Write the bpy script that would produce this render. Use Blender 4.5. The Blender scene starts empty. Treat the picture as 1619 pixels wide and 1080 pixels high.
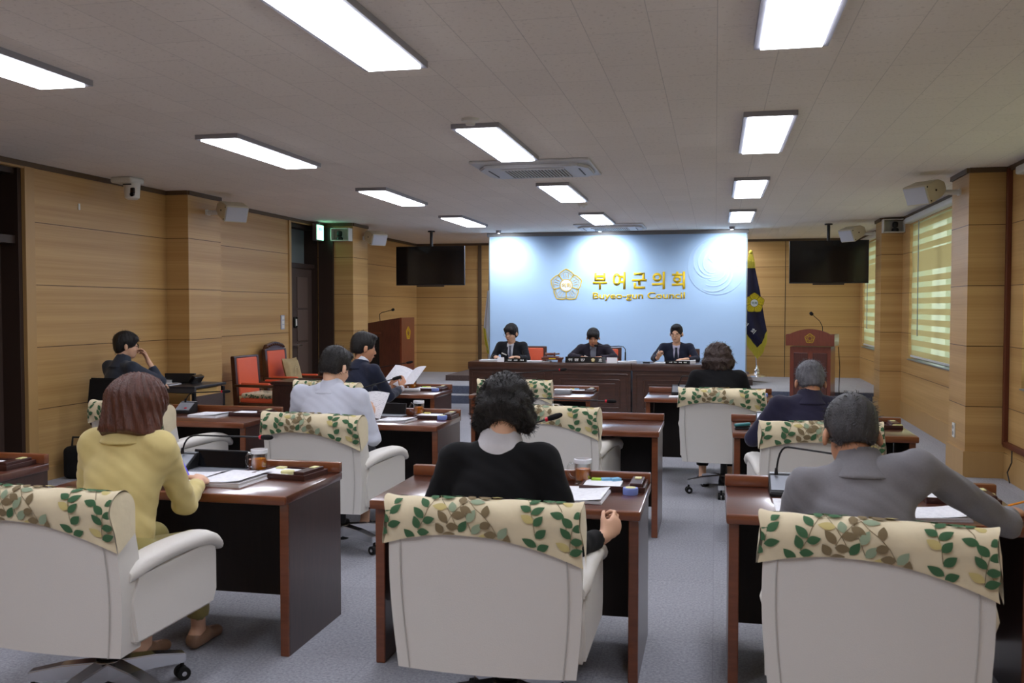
import bpy, bmesh, math, random
import numpy as np
from mathutils import Vector, Matrix, Euler
R = math.radians
scn = bpy.context.scene
COL = scn.collection

# ------------------------------------------------------------------ camera, world, exposure
CAM_H = 1.58
FPX = 1500.0
_v = Vector((1131 - 809.5, 540 - 486, FPX)).normalized()          # room depth axis seen in camera space (x right, y up, z forward)
_Z = Vector((0, _v.z, -_v.y)).normalized()
_X = Vector((_v.y * _Z.z - _v.z * _Z.y, _v.z * _Z.x - _v.x * _Z.z, _v.x * _Z.y - _v.y * _Z.x))
if _X.x < 0: _X = -_X
cam_d = bpy.data.cameras.new('camera'); cam = bpy.data.objects.new('camera', cam_d); COL.objects.link(cam)
cam_d.sensor_width = 36.0; cam_d.sensor_fit = 'HORIZONTAL'; cam_d.lens = 36.0 * FPX / 1619
right = Vector((_X.x, _v.x, _Z.x)); up = Vector((_X.y, _v.y, _Z.y)); fwd = Vector((_X.z, _v.z, _Z.z))
rot = Matrix((right, up, -fwd)).transposed()
cam.matrix_world = Matrix.Translation((0, 0, CAM_H)) @ rot.to_4x4()
cam_d.clip_start = 0.05
cam_d.dof.use_dof = True; cam_d.dof.focus_distance = 13.0; cam_d.dof.aperture_fstop = 8.0
scn.camera = cam
scn.view_settings.view_transform = 'Standard'
scn.view_settings.look = 'None'
scn.view_settings.gamma = 1.0
scn.view_settings.use_curve_mapping = False
scn.view_settings.exposure = 0.28
LAMP_STRENGTH = 16.0
w = bpy.data.worlds.new('sky'); scn.world = w; w.use_nodes = True
w.node_tree.nodes['Background'].inputs[0].default_value = (0.92, 0.97, 0.92, 1)
w.node_tree.nodes['Background'].inputs[1].default_value = 2.1

# ------------------------------------------------------------------ materials
def s2l(c):
    return tuple((x / 255 / 12.92) if x / 255 <= 0.04045 else ((x / 255 + 0.055) / 1.055) ** 2.4 for x in c)
def nd(nt, t, **kw):
    n = nt.nodes.new(t)
    for k, v in kw.items():
        if hasattr(n, k): setattr(n, k, v)
    return n
def mat(name, rgb, rough=0.6, metal=0.0, coat=0.0, noise=0.0, nscale=20.0, stretch=(1, 1, 1), bump=0.0, bscale=None, spec=0.5, sheen=0.0, trans=0.0, ior=1.45, alpha=1.0):
    m = bpy.data.materials.new(name); m.use_nodes = True
    nt = m.node_tree; b = nt.nodes['Principled BSDF']
    lin = s2l(rgb)
    b.inputs['Base Color'].default_value = (*lin, 1); b.inputs['Roughness'].default_value = rough
    b.inputs['Metallic'].default_value = metal; b.inputs['Coat Weight'].default_value = coat
    b.inputs['Coat Roughness'].default_value = 0.12
    b.inputs['Specular IOR Level'].default_value = spec; b.inputs['IOR'].default_value = ior
    b.inputs['Sheen Weight'].default_value = sheen; b.inputs['Transmission Weight'].default_value = trans
    b.inputs['Alpha'].default_value = alpha
    if noise > 0 or bump > 0:
        tc = nd(nt, 'ShaderNodeTexCoord'); mp = nd(nt, 'ShaderNodeMapping'); mp.inputs['Scale'].default_value = stretch
        nt.links.new(tc.outputs['Object'], mp.inputs['Vector'])
        nz = nd(nt, 'ShaderNodeTexNoise'); nz.inputs['Scale'].default_value = nscale; nz.inputs['Detail'].default_value = 4
        nt.links.new(mp.outputs[0], nz.inputs['Vector'])
        if noise > 0:
            mx = nd(nt, 'ShaderNodeMix', data_type='RGBA')
            mx.inputs[6].default_value = (*[c * (1 - noise) for c in lin], 1)
            mx.inputs[7].default_value = (*[min(1, c * (1 + noise)) for c in lin], 1)
            nt.links.new(nz.outputs[0], mx.inputs[0]); nt.links.new(mx.outputs[2], b.inputs['Base Color'])
        if bump > 0:
            bp = nd(nt, 'ShaderNodeBump'); bp.inputs['Strength'].default_value = bump; bp.inputs['Distance'].default_value = 0.01
            if bscale:
                nz = nd(nt, 'ShaderNodeTexNoise'); nz.inputs['Scale'].default_value = bscale; nz.inputs['Detail'].default_value = 3
                nt.links.new(mp.outputs[0], nz.inputs['Vector'])
            nt.links.new(nz.outputs[0], bp.inputs['Height']); nt.links.new(bp.outputs[0], b.inputs['Normal'])
    return m
def emit(name, rgb, strength):
    m = bpy.data.materials.new(name); m.use_nodes = True; nt = m.node_tree
    nt.nodes.remove(nt.nodes['Principled BSDF'])
    e = nd(nt, 'ShaderNodeEmission'); e.inputs[0].default_value = (*s2l(rgb), 1); e.inputs[1].default_value = strength
    nt.links.new(e.outputs[0], nt.nodes['Material Output'].inputs[0]); return m

def wall_wood():
    """pale veneer boards laid across, long faint grain bands, dark joint every 0.56 m"""
    m = bpy.data.materials.new('oak_veneer'); m.use_nodes = True; nt = m.node_tree; b = nt.nodes['Principled BSDF']
    b.inputs['Roughness'].default_value = 0.42; b.inputs['Specular IOR Level'].default_value = 0.35
    g = nd(nt, 'ShaderNodeNewGeometry')
    def noise(scale, st, det=4):
        mp = nd(nt, 'ShaderNodeMapping'); mp.inputs['Scale'].default_value = st
        nt.links.new(g.outputs['Position'], mp.inputs['Vector'])
        n = nd(nt, 'ShaderNodeTexNoise'); n.inputs['Scale'].default_value = scale; n.inputs['Detail'].default_value = det
        nt.links.new(mp.outputs[0], n.inputs['Vector']); return n
    n1 = noise(1.0, (.12, .12, 9)); n2 = noise(1.0, (.8, .8, 70)); n3 = noise(1.0, (.3, .3, 1.4), 2)
    r = nd(nt, 'ShaderNodeValToRGB'); r.color_ramp.elements[0].position = .3; r.color_ramp.elements[1].position = .72
    r.color_ramp.elements[0].color = (*s2l((166, 126, 72)), 1); r.color_ramp.elements[1].color = (*s2l((206, 169, 112)), 1)
    add = nd(nt, 'ShaderNodeMath', operation='MULTIPLY_ADD'); add.inputs[1].default_value = .28
    nt.links.new(n2.outputs[0], add.inputs[0])
    a2 = nd(nt, 'ShaderNodeMath', operation='MULTIPLY'); a2.inputs[1].default_value = .62
    nt.links.new(n1.outputs[0], a2.inputs[0])
    a3 = nd(nt, 'ShaderNodeMath', operation='MULTIPLY_ADD'); a3.inputs[1].default_value = .12
    nt.links.new(n3.outputs[0], a3.inputs[0]); nt.links.new(a2.outputs[0], a3.inputs[2]); nt.links.new(a3.outputs[0], add.inputs[2])
    nt.links.new(add.outputs[0], r.inputs[0])
    sp = nd(nt, 'ShaderNodeSeparateXYZ'); nt.links.new(g.outputs['Position'], sp.inputs[0])
    sub = nd(nt, 'ShaderNodeMath', operation='SUBTRACT'); sub.inputs[1].default_value = 0.10 - 0.28; nt.links.new(sp.outputs[2], sub.inputs[0])
    mod = nd(nt, 'ShaderNodeMath', operation='MODULO'); mod.inputs[1].default_value = 0.56; nt.links.new(sub.outputs[0], mod.inputs[0])
    d = nd(nt, 'ShaderNodeMath', operation='SUBTRACT'); d.inputs[1].default_value = 0.28; nt.links.new(mod.outputs[0], d.inputs[0])
    ab = nd(nt, 'ShaderNodeMath', operation='ABSOLUTE'); nt.links.new(d.outputs[0], ab.inputs[0])
    lt = nd(nt, 'ShaderNodeMath', operation='LESS_THAN'); lt.inputs[1].default_value = 0.0038; nt.links.new(ab.outputs[0], lt.inputs[0])
    mx = nd(nt, 'ShaderNodeMix', data_type='RGBA'); mx.inputs[7].default_value = (*s2l((96, 66, 34)), 1)
    nt.links.new(lt.outputs[0], mx.inputs[0]); nt.links.new(r.outputs[0], mx.inputs[6]); nt.links.new(mx.outputs[2], b.inputs['Base Color'])
    bp = nd(nt, 'ShaderNodeBump'); bp.inputs['Strength'].default_value = .5; bp.invert = True; bp.inputs['Distance'].default_value = .004
    nt.links.new(lt.outputs[0], bp.inputs['Height']); nt.links.new(bp.outputs[0], b.inputs['Normal'])
    return m
def ceiling_mat():
    m = bpy.data.materials.new('ceiling_board'); m.use_nodes = True; nt = m.node_tree; b = nt.nodes['Principled BSDF']
    b.inputs['Roughness'].default_value = .9; b.inputs['Specular IOR Level'].default_value = .15
    g = nd(nt, 'ShaderNodeNewGeometry')
    mp = nd(nt, 'ShaderNodeMapping'); mp.inputs['Rotation'].default_value = (0, 0, R(90)); nt.links.new(g.outputs['Position'], mp.inputs['Vector'])
    br = nd(nt, 'ShaderNodeTexBrick'); br.inputs['Scale'].default_value = 1.0; br.inputs['Brick Width'].default_value = .6; br.inputs['Row Height'].default_value = .3
    br.inputs['Mortar Size'].default_value = .0022; br.inputs['Mortar Smooth'].default_value = .3
    br.inputs['Color1'].default_value = (*s2l((238, 230, 220)), 1); br.inputs['Color2'].default_value = (*s2l((234, 226, 216)), 1)
    br.inputs['Mortar'].default_value = (*s2l((206, 199, 191)), 1)
    nt.links.new(mp.outputs[0], br.inputs['Vector'])
    nz = nd(nt, 'ShaderNodeTexNoise'); nz.inputs['Scale'].default_value = 45; nz.inputs['Detail'].default_value = 6; nt.links.new(g.outputs['Position'], nz.inputs['Vector'])
    rp = nd(nt, 'ShaderNodeValToRGB'); rp.color_ramp.elements[0].position = .28; rp.color_ramp.elements[1].position = .42
    rp.color_ramp.elements[0].color = (.82, .81, .8, 1); rp.color_ramp.elements[1].color = (1, 1, 1, 1); nt.links.new(nz.outputs[0], rp.inputs[0])
    mx = nd(nt, 'ShaderNodeMix', data_type='RGBA', blend_type='MULTIPLY'); mx.inputs[0].default_value = 1
    nt.links.new(br.outputs[0], mx.inputs[6]); nt.links.new(rp.outputs[0], mx.inputs[7]); nt.links.new(mx.outputs[2], b.inputs['Base Color'])
    return m
def carpet_mat(name, rgb):
    m = bpy.data.materials.new(name); m.use_nodes = True; nt = m.node_tree; b = nt.nodes['Principled BSDF']
    b.inputs['Roughness'].default_value = .95; b.inputs['Specular IOR Level'].default_value = .1; b.inputs['Sheen Weight'].default_value = .15
    g = nd(nt, 'ShaderNodeNewGeometry'); l = s2l(rgb)
    nz = nd(nt, 'ShaderNodeTexNoise'); nz.inputs['Scale'].default_value = 75; nz.inputs['Detail'].default_value = 8; nz.inputs['Roughness'].default_value = .75; nt.links.new(g.outputs['Position'], nz.inputs['Vector'])
    ch = nd(nt, 'ShaderNodeTexBrick'); ch.inputs['Scale'].default_value = 1; ch.inputs['Brick Width'].default_value = .5; ch.inputs['Row Height'].default_value = .5
    ch.offset = 0; ch.inputs['Mortar Size'].default_value = .002; ch.inputs['Color1'].default_value = (*[c * 1.04 for c in l], 1)
    ch.inputs['Color2'].default_value = (*[c * .95 for c in l], 1); ch.inputs['Mortar'].default_value = (*[c * .8 for c in l], 1)
    nt.links.new(g.outputs['Position'], ch.inputs['Vector'])
    rp = nd(nt, 'ShaderNodeValToRGB'); rp.color_ramp.elements[0].position = .3; rp.color_ramp.elements[1].position = .7
    rp.color_ramp.elements[0].color = (.5, .5, .52, 1); rp.color_ramp.elements[1].color = (1.38, 1.38, 1.38, 1); nt.links.new(nz.outputs[0], rp.inputs[0])
    mx = nd(nt, 'ShaderNodeMix', data_type='RGBA', blend_type='MULTIPLY'); mx.inputs[0].default_value = 1
    nt.links.new(ch.outputs[0], mx.inputs[6]); nt.links.new(rp.outputs[0], mx.inputs[7]); nt.links.new(mx.outputs[2], b.inputs['Base Color'])
    bp = nd(nt, 'ShaderNodeBump'); bp.inputs['Strength'].default_value = .4; bp.inputs['Distance'].default_value = .004
    nt.links.new(nz.outputs[0], bp.inputs['Height']); nt.links.new(bp.outputs[0], b.inputs['Normal'])
    return m
def dark_wood(name, a, c, coat=.6, rough=.35, sc=(1, 1, 1)):
    m = bpy.data.materials.new(name); m.use_nodes = True; nt = m.node_tree; b = nt.nodes['Principled BSDF']
    b.inputs['Roughness'].default_value = rough; b.inputs['Coat Weight'].default_value = coat; b.inputs['Coat Roughness'].default_value = .16
    tc = nd(nt, 'ShaderNodeTexCoord'); mp = nd(nt, 'ShaderNodeMapping'); mp.inputs['Scale'].default_value = sc
    nt.links.new(tc.outputs['Object'], mp.inputs['Vector'])
    nz = nd(nt, 'ShaderNodeTexNoise'); nz.inputs['Scale'].default_value = 6; nz.inputs['Detail'].default_value = 6; nz.inputs['Distortion'].default_value = .6
    nt.links.new(mp.outputs[0], nz.inputs['Vector'])
    rp = nd(nt, 'ShaderNodeValToRGB'); rp.color_ramp.elements[0].position = .3; rp.color_ramp.elements[1].position = .7
    rp.color_ramp.elements[0].color = (*s2l(a), 1); rp.color_ramp.elements[1].color = (*s2l(c), 1)
    nt.links.new(nz.outputs[0], rp.inputs[0]); nt.links.new(rp.outputs[0], b.inputs['Base Color']); return m

M = {}
M['wall'] = wall_wood()
M['ceil'] = ceiling_mat()
M['carpet'] = carpet_mat('blue_grey_carpet', (160, 161, 168))
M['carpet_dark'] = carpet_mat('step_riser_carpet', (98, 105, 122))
M['carpet_brown'] = carpet_mat('brown_riser_carpet', (92, 78, 74))
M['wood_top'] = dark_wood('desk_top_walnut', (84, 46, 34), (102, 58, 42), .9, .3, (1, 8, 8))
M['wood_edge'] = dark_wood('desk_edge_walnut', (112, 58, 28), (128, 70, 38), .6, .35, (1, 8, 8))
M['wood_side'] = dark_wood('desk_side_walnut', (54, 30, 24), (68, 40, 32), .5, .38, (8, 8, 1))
M['wood_inner_shaded'] = dark_wood('desk_inner_shaded_walnut', (30, 20, 17), (38, 26, 22), .1, .6, (8, 8, 1))  # walnut darkened so the under-desk shade sits in the modesty panel's colour
M['bench'] = dark_wood('bench_walnut', (62, 34, 20), (78, 44, 28), .5, .4, (1, 6, 6))
M['podium'] = dark_wood('podium_cherry', (104, 44, 26), (122, 56, 34), .6, .35, (8, 8, 1))
M['podium_dark'] = dark_wood('podium_rosewood', (72, 34, 26), (90, 44, 32), .6, .35, (8, 8, 1))
M['darkdoor'] = dark_wood('door_wenge', (64, 50, 44), (76, 60, 52), .2, .5, (8, 8, 1))
M['darkframe'] = mat('door_frame_dark', (52, 36, 28), .5)
M['frame_wood'] = mat('door_casing_oak', (180, 144, 92), .45, noise=.06, nscale=3, stretch=(6, 6, 1))
M['cove'] = mat('cove_moulding', (92, 72, 50), .6)
M['white_leather'] = mat('white_leatherette', (224, 220, 213), .5, bump=.12, bscale=260, noise=.02, nscale=4, spec=.4)
M['piping'] = mat('chair_piping', (196, 192, 186), .6)
M['cream'] = mat('cream_cotton', (226, 212, 178), .9, noise=.06, nscale=30, bump=.35, bscale=14, sheen=.2)
M['leaf_green'] = mat('leaf_print_green', (66, 104, 70), .9)
M['leaf_pale'] = mat('leaf_print_sage', (150, 166, 138), .9)
M['leaf_brown'] = mat('leaf_print_taupe', (128, 112, 82), .9)
M['leaf_yellow'] = mat('leaf_print_straw', (206, 190, 126), .9)
M['chrome'] = mat('chrome', (224, 224, 226), .26, metal=1.0)
M['steel'] = mat('brushed_steel', (170, 170, 172), .35, metal=1.0)
M['black'] = mat('black_plastic', (20, 20, 22), .45)
M['black_gloss'] = mat('black_gloss', (12, 13, 15), .12, coat=.5)
M['rubber'] = mat('black_rubber', (24, 24, 24), .8)
M['foam'] = mat('black_foam', (14, 14, 16), .95, bump=.5, bscale=220)
M['red'] = mat('red_ring', (196, 30, 48), .4)
M['lampframe'] = mat('lamp_frame_grey', (150, 150, 158), .4)
M['diffuser'] = emit('lamp_diffuser', (240, 243, 255), LAMP_STRENGTH)
M['white_plastic'] = mat('white_plastic', (214, 212, 204), .45)
M['speaker_side'] = mat('speaker_ivory', (206, 198, 176), .5)
M['grille'] = mat('speaker_grille', (196, 198, 206), .55, bump=.5, bscale=400)
M['paper'] = mat('white_paper', (236, 236, 240), .8, noise=.02, nscale=60)
M['screen'] = mat('screen_glass', (14, 16, 20), .08, coat=.3)
M['bezel'] = mat('bezel', (26, 26, 30), .3)
# ------------------------------------------------------------------ geometry helpers
class MB:
    def __init__(s): s.v = []; s.f = []; s.m = []; s.mi = 0; s.T = Matrix.Identity(4)
    def add(s, vs, fs):
        o = len(s.v); s.v += [tuple(s.T @ Vector(v)) for v in vs]
        s.f += [tuple(i + o for i in f) for f in fs]; s.m += [s.mi] * len(fs); return s
    def box(s, c, d, rot=None, bev=0.0):
        x, y, z = d[0] / 2, d[1] / 2, d[2] / 2
        if bev <= 0:
            vs = [(i * x, j * y, k * z) for k in (-1, 1) for j in (-1, 1) for i in (-1, 1)]
            fs = [(0, 2, 3, 1), (4, 5, 7, 6), (0, 1, 5, 4), (2, 6, 7, 3), (0, 4, 6, 2), (1, 3, 7, 5)]
        else:
            bm = bmesh.new(); bmesh.ops.create_cube(bm, size=1)
            bmesh.ops.scale(bm, vec=d, verts=bm.verts)
            bmesh.ops.bevel(bm, geom=bm.edges[:], offset=bev, segments=2 if bev < .012 else 4, affect='EDGES', profile=.5)
            bm.verts.index_update(); vs = [tuple(v.co) for v in bm.verts]; fs = [tuple(v.index for v in f.verts) for f in bm.faces]; bm.free()
        q = Matrix.Identity(4) if rot is None else (Euler(rot).to_matrix().to_4x4() if not isinstance(rot, Matrix) else rot)
        q = Matrix.Translation(c) @ q
        return s.add([tuple(q @ Vector(v)) for v in vs], fs)
    def tube(s, pts, r, n=10, cap=True):
        pts = [Vector(p) for p in pts]; rs = r if isinstance(r, (list, tuple)) else [r] * len(pts)
        vs = []; fs = []; ref = None
        for i, p in enumerate(pts):
            t = (pts[min(i + 1, len(pts) - 1)] - pts[max(i - 1, 0)]).normalized()
            if ref is None: ref = Vector((0, 0, 1)) if abs(t.z) < .9 else Vector((1, 0, 0))
            u = t.cross(ref).normalized(); v = u.cross(t).normalized(); ref = v
            for k in range(n):
                a = 2 * math.pi * k / n; vs.append(tuple(p + (u * math.cos(a) + v * math.sin(a)) * rs[i]))
        for i in range(len(pts) - 1):
            for k in range(n): fs.append((i * n + k, i * n + (k + 1) % n, (i + 1) * n + (k + 1) % n, (i + 1) * n + k))
        if cap: fs.append(tuple(range(n - 1, -1, -1))); fs.append(tuple((len(pts) - 1) * n + k for k in range(n)))
        return s.add(vs, fs)
    def cyl(s, a, b, r, r2=None, n=24): return s.tube([a, b], [r, r if r2 is None else r2], n)
    def lathe(s, prof, c=(0, 0, 0), n=28):
        vs = []; fs = []
        for (r, z) in prof:
            for k in range(n):
                a = 2 * math.pi * k / n; vs.append((c[0] + r * math.cos(a), c[1] + r * math.sin(a), c[2] + z))
        for i in range(len(prof) - 1):
            for k in range(n): fs.append((i * n + k, i * n + (k + 1) % n, (i + 1) * n + (k + 1) % n, (i + 1) * n + k))
        return s.add(vs, fs)
    def prism(s, outl, w, axis='x', c=0.0):
        """outline in the plane across the axis, thickness w centred at c"""
        n = len(outl); vs = []
        for sgn in (-1, 1):
            for (a, b) in outl:
                t = c + sgn * w / 2
                vs.append((t, a, b) if axis == 'x' else (a, t, b) if axis == 'y' else (a, b, t))
        fs = [tuple(range(n)), tuple(range(2 * n - 1, n - 1, -1))] + [(i, i + n, (i + 1) % n + n, (i + 1) % n) for i in range(n)]
        return s.add(vs, fs)
    def mesh(s, name, mats, smooth=False, bev=0.0, fixn=True):
        me = bpy.data.meshes.new(name); me.from_pydata(s.v, [], s.f)
        for m in (mats if isinstance(mats, (list, tuple)) else [mats]): me.materials.append(m)
        me.polygons.foreach_set('material_index', s.m)
        bm = bmesh.new(); bm.from_mesh(me)
        if fixn: bmesh.ops.recalc_face_normals(bm, faces=bm.faces)
        if bev > 0:
            es = [e for e in bm.edges if len(e.link_faces) == 2 and e.calc_face_angle(0) > .5]
            bmesh.ops.bevel(bm, geom=es, offset=bev, segments=2, affect='EDGES', clamp_overlap=True)
        bm.to_mesh(me); bm.free()
        if smooth:
            me.polygons.foreach_set('use_smooth', [True] * len(me.polygons))
            try: me.set_sharp_from_angle(angle=R(42))
            except Exception: pass
        me.update(); return me
    def build(s, name, mats, parent=None, smooth=False, bev=0.0, loc=None, rot=None, fixn=True):
        o = bpy.data.objects.new(name, s.mesh(name, mats, smooth, bev, fixn)); COL.objects.link(o)
        if parent is not None: o.parent = parent
        if loc is not None: o.location = loc
        if rot is not None: o.rotation_euler = rot
        return o
def tag(o, label=None, cat=None, group=None, kind=None):
    if label: o['label'] = label
    if cat: o['category'] = cat
    if group: o['group'] = group
    if kind: o['kind'] = kind
    return o
def thing(name, label, cat, loc=(0, 0, 0), rz=0.0, group=None):
    o = bpy.data.objects.new(name, None); COL.objects.link(o); o.location = loc; o.rotation_euler = (0, 0, rz)
    o.empty_display_size = .1
    return tag(o, label, cat, group)
def dup(o, label, loc=None, rz=None, parent=None):
    c = o.copy(); COL.objects.link(c)
    if parent is not None: c.parent = parent
    if label: c['label'] = label
    if loc is not None: c.location = loc
    if rz is not None: c.rotation_euler = (0, 0, rz)
    for ch in list(o.children): dup(ch, None, parent=c)
    return c
def struct(name, mb, m, **k):
    o = mb.build(name, m, **k); o['kind'] = 'structure'; return o
def abox(x0, x1, y0, y1, z0, z1, mb=None):
    mb = mb or MB(); return mb.box(((x0 + x1) / 2, (y0 + y1) / 2, (z0 + z1) / 2), (x1 - x0, y1 - y0, z1 - z0))
def arc(c, r, a0, a1, n, ax=(0, 1)):
    return [(c[0] + r * math.cos(a0 + (a1 - a0) * i / n), c[1] + r * math.sin(a0 + (a1 - a0) * i / n)) for i in range(n + 1)]

# ------------------------------------------------------------------ room
XL, XR, YB, YF, HC = -5.95, 2.62, 18.5, -1.6, 2.863
PL, PR = -5.68, 2.28
struct('floor', abox(XL - .5, XR + .3, YF - .2, YB + .2, -.1, 0), M['carpet'])
struct('ceiling', abox(XL - .5, XR + .3, YF - .2, YB + .2, HC, HC + .1), M['ceil'])
# platform in front of the back wall
pm = abox(XL, XR, 15.33, YB, 0, .27); struct('floor_platform', pm, M['carpet'])
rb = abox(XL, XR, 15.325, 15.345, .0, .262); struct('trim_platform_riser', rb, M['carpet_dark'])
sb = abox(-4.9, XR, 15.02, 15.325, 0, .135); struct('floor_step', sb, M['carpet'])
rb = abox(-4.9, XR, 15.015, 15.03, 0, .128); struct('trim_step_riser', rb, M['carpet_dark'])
ab = abox(-4.72, .62, 16.35, YB - .02, .27, .365); struct('floor_stage', ab, [M['carpet_brown']])
# walls
wl = MB()
abox(XL - .3, XL, 7.30, 12.62, 0, HC, wl); abox(XL - .3, XL, 13.64, YB, 0, HC, wl); abox(XL - .3, XL, YF, 5.6, 0, HC, wl)
abox(XL - .3, XL, 5.6, 7.30, 2.81, HC, wl); abox(XL - .3, XL, 12.62, 13.64, 2.80, HC, wl)
abox(XL, PL, 9.5, 10.2, 0, HC, wl); abox(XL, -5.40, 13.65, 14.27, 0, HC, wl); abox(XL - .6, XL - .3, 5.2, 14.2, 0, HC, wl)
struct('wall_left', wl, M['wall'])
# right wall with window openings
W = [(2.6, 3.9), (5.2, 9.02), (10.75, 14.0), (15.2, 18.25)]
WZ0, WZ1 = .86, 2.72
wr = MB(); ys = [YF] + [v for p in W for v in p] + [YB]
for i in range(0, len(ys), 2): abox(XR, XR + .3, ys[i], ys[i + 1], 0, HC, wr)
for (a, b) in W: abox(XR, XR + .3, a, b, 0, WZ0, wr); abox(XR, XR + .3, a, b, WZ1, HC, wr)
abox(PR, XR, 9.48, 10.12, 0, HC, wr); abox(2.33, XR, 14.5, 15.0, 0, HC, wr)
struct('wall_right', wr, M['wall'])
struct('wall_back', abox(XL - .3, XR + .3, YB, YB + .2, 0, HC), M['wall'])
struct('wall_front', abox(XL - .3, XR + .3, YF - .2, YF, 0, HC), M['wall'])
# upright board joints on the back wall and a dark post beside the backdrop
for i, (x, wd, dp) in enumerate([(1.28, .012, .004), (-4.62, .07, .02), (-2.0, .012, .004)]):
    struct('trim_%d' % (i + 1), abox(x - wd / 2, x + wd / 2, YB - dp, YB, .27, HC), M['cove'])
# cove moulding under the ceiling, following walls and pillars
def cove(name, pts, side):
    mb = MB()
    for (a, b) in zip(pts[:-1], pts[1:]):
        a = Vector(a); b = Vector(b); d = (b - a).normalized(); n = Vector((-d.y, d.x)) * side * .022
        x0, x1 = sorted((a.x, b.x)); y0, y1 = sorted((a.y, b.y))
        q = [a - d * .0, b + d * .0, b + n + d * .022 * 0, a + n]
        mb.add([(p.x, p.y, z) for z in (HC - .045, HC) for p in q], [(0, 1, 2, 3), (4, 5, 6, 7), (0, 1, 5, 4), (1, 2, 6, 5), (2, 3, 7, 6), (3, 0, 4, 7)])
    struct(name, mb, M['cove'])
cove('trim_cove_left', [(XL, YF), (XL, 9.5), (PL, 9.5), (PL, 10.2), (XL, 10.2), (XL, 13.65), (-5.40, 13.65), (-5.40, 14.27), (XL, 14.27), (XL, YB)], -1)
cove('trim_cove_right', [(XR, YF), (XR, 9.48), (PR, 9.48), (PR, 10.12), (XR, 10.12), (XR, 14.5), (2.33, 14.5), (2.33, 15.0), (XR, 15.0), (XR, YB)], 1)
cove('trim_cove_back', [(XL, YB), (XR, YB)], -1)
# skirting blocks at the pillar feet
bb = MB(); abox(PR - .018, XR, 9.462, 10.138, 0, .24, bb); abox(2.315, XR, 14.485, 15.015, 0, .24, bb)
abox(XR - .012, XR, YF, 9.48, 0, .24, bb); abox(XR - .012, XR, 10.12, 14.5, 0, .24, bb)
struct('baseboard_right', bb, M['frame_wood'])
bb = MB(); abox(XL, XL + .012, 7.42, 9.5, 0, .12, bb); abox(XL, XL + .012, 10.2, 12.5, 0, .12, bb); abox(XL, PL + .012, 9.488, 10.212, 0, .12, bb)
struct('baseboard_left', bb, M['frame_wood'])
# brown cable duct on the right wall
struct('trim_cable_duct', MB().box((XR - .02, 9.40, 1.58), (.04, .06, 2.52), bev=.004).box((XR - .02, 7.4, .33), (.04, 4.0, .05), bev=.004), mat('duct_brown', (96, 46, 24), .5))
# casing boards around the near doorway and the far doorway
def doorway(n, y0, y1, top, mid, glass):
    mb = MB()
    abox(XL - .30, XL + .018, y1 - .005, y1 + .115, 0, top + .1, mb) if n == 1 else abox(XL - .1, XL + .018, y0 - .07, y0, 0, top + .06, mb)
    if n == 1: abox(XL - .3, XL + .018, y0 - .12, y0, 0, top + .1, mb)
    abox(XL - .3, XL + .014, y0 - .07, y1 + .0, top, min(HC - .045, top + .08), mb)
    struct('door_%d_casing' % n, mb, M['frame_wood'])
    d = MB(); abox(XL - (.16 if n == 2 else .26), XL - (.10 if n == 2 else .2), y0 + .05, y1 - .05, .01, mid - .04, d)
    dr = struct('door_%d' % n, d, M['darkdoor'])
    fr = MB(); abox(XL - .28, XL - .02, y0, y0 + .05, 0, top, fr); abox(XL - .28, XL - .02, y1 - .05, y1, 0, top, fr)
    abox(XL - .28, XL - .05, y0 + .05, y1 - .05, mid - .04, mid + .03, fr); abox(XL - .28, XL - .05, y0 + .05, y1 - .05, top - .05, top, fr)
    if n == 2: abox(XL + .01, -5.705, 13.60, 13.645, 0, top, fr)
    fr.build('door_frame', M['darkframe'], dr)
    g = MB(); abox(XL - .24, XL - .22, y0 + .05, y1 - .05, mid + .03, top - .05, g)
    g.build('transom_pane', glass, dr)
    return dr
pane_mat = mat('frosted_transom', (118, 128, 130), .35)
dark_pane = mat('dark_transom', (26, 26, 26), .3)
d1 = doorway(1, 5.62, 7.29, 2.80, 2.18, dark_pane)
d2 = doorway(2, 12.64, 13.64, 2.80, 2.20, pane_mat)
pn = MB()
for k in range(4): pn.box((XL - .095, 13.24, .33 + k * .49), (.012, .36, .46), bev=.004)
pn.build('door_panel', mat('door_panel_brown', (92, 76, 68), .5), d2)
lk = MB().box((XL - .085, 12.98, 1.36), (.03, .1, .16), bev=.012); lk = lk.build('digital_lock', M['black_gloss'], d2)
MB().box((XL - .068, 12.97, 1.36), (.01, .035, .1)).build('lock_keypad', M['white_plastic'], lk)
hd = MB().cyl((XL - .1, 12.95, 1.02), (XL - .03, 12.95, 1.02), .02).tube([(XL - .04, 12.95, 1.02), (XL - .04, 13.09, 1.02)], .011)
hd.build('door_handle', M['chrome'], d2, smooth=True)

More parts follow.
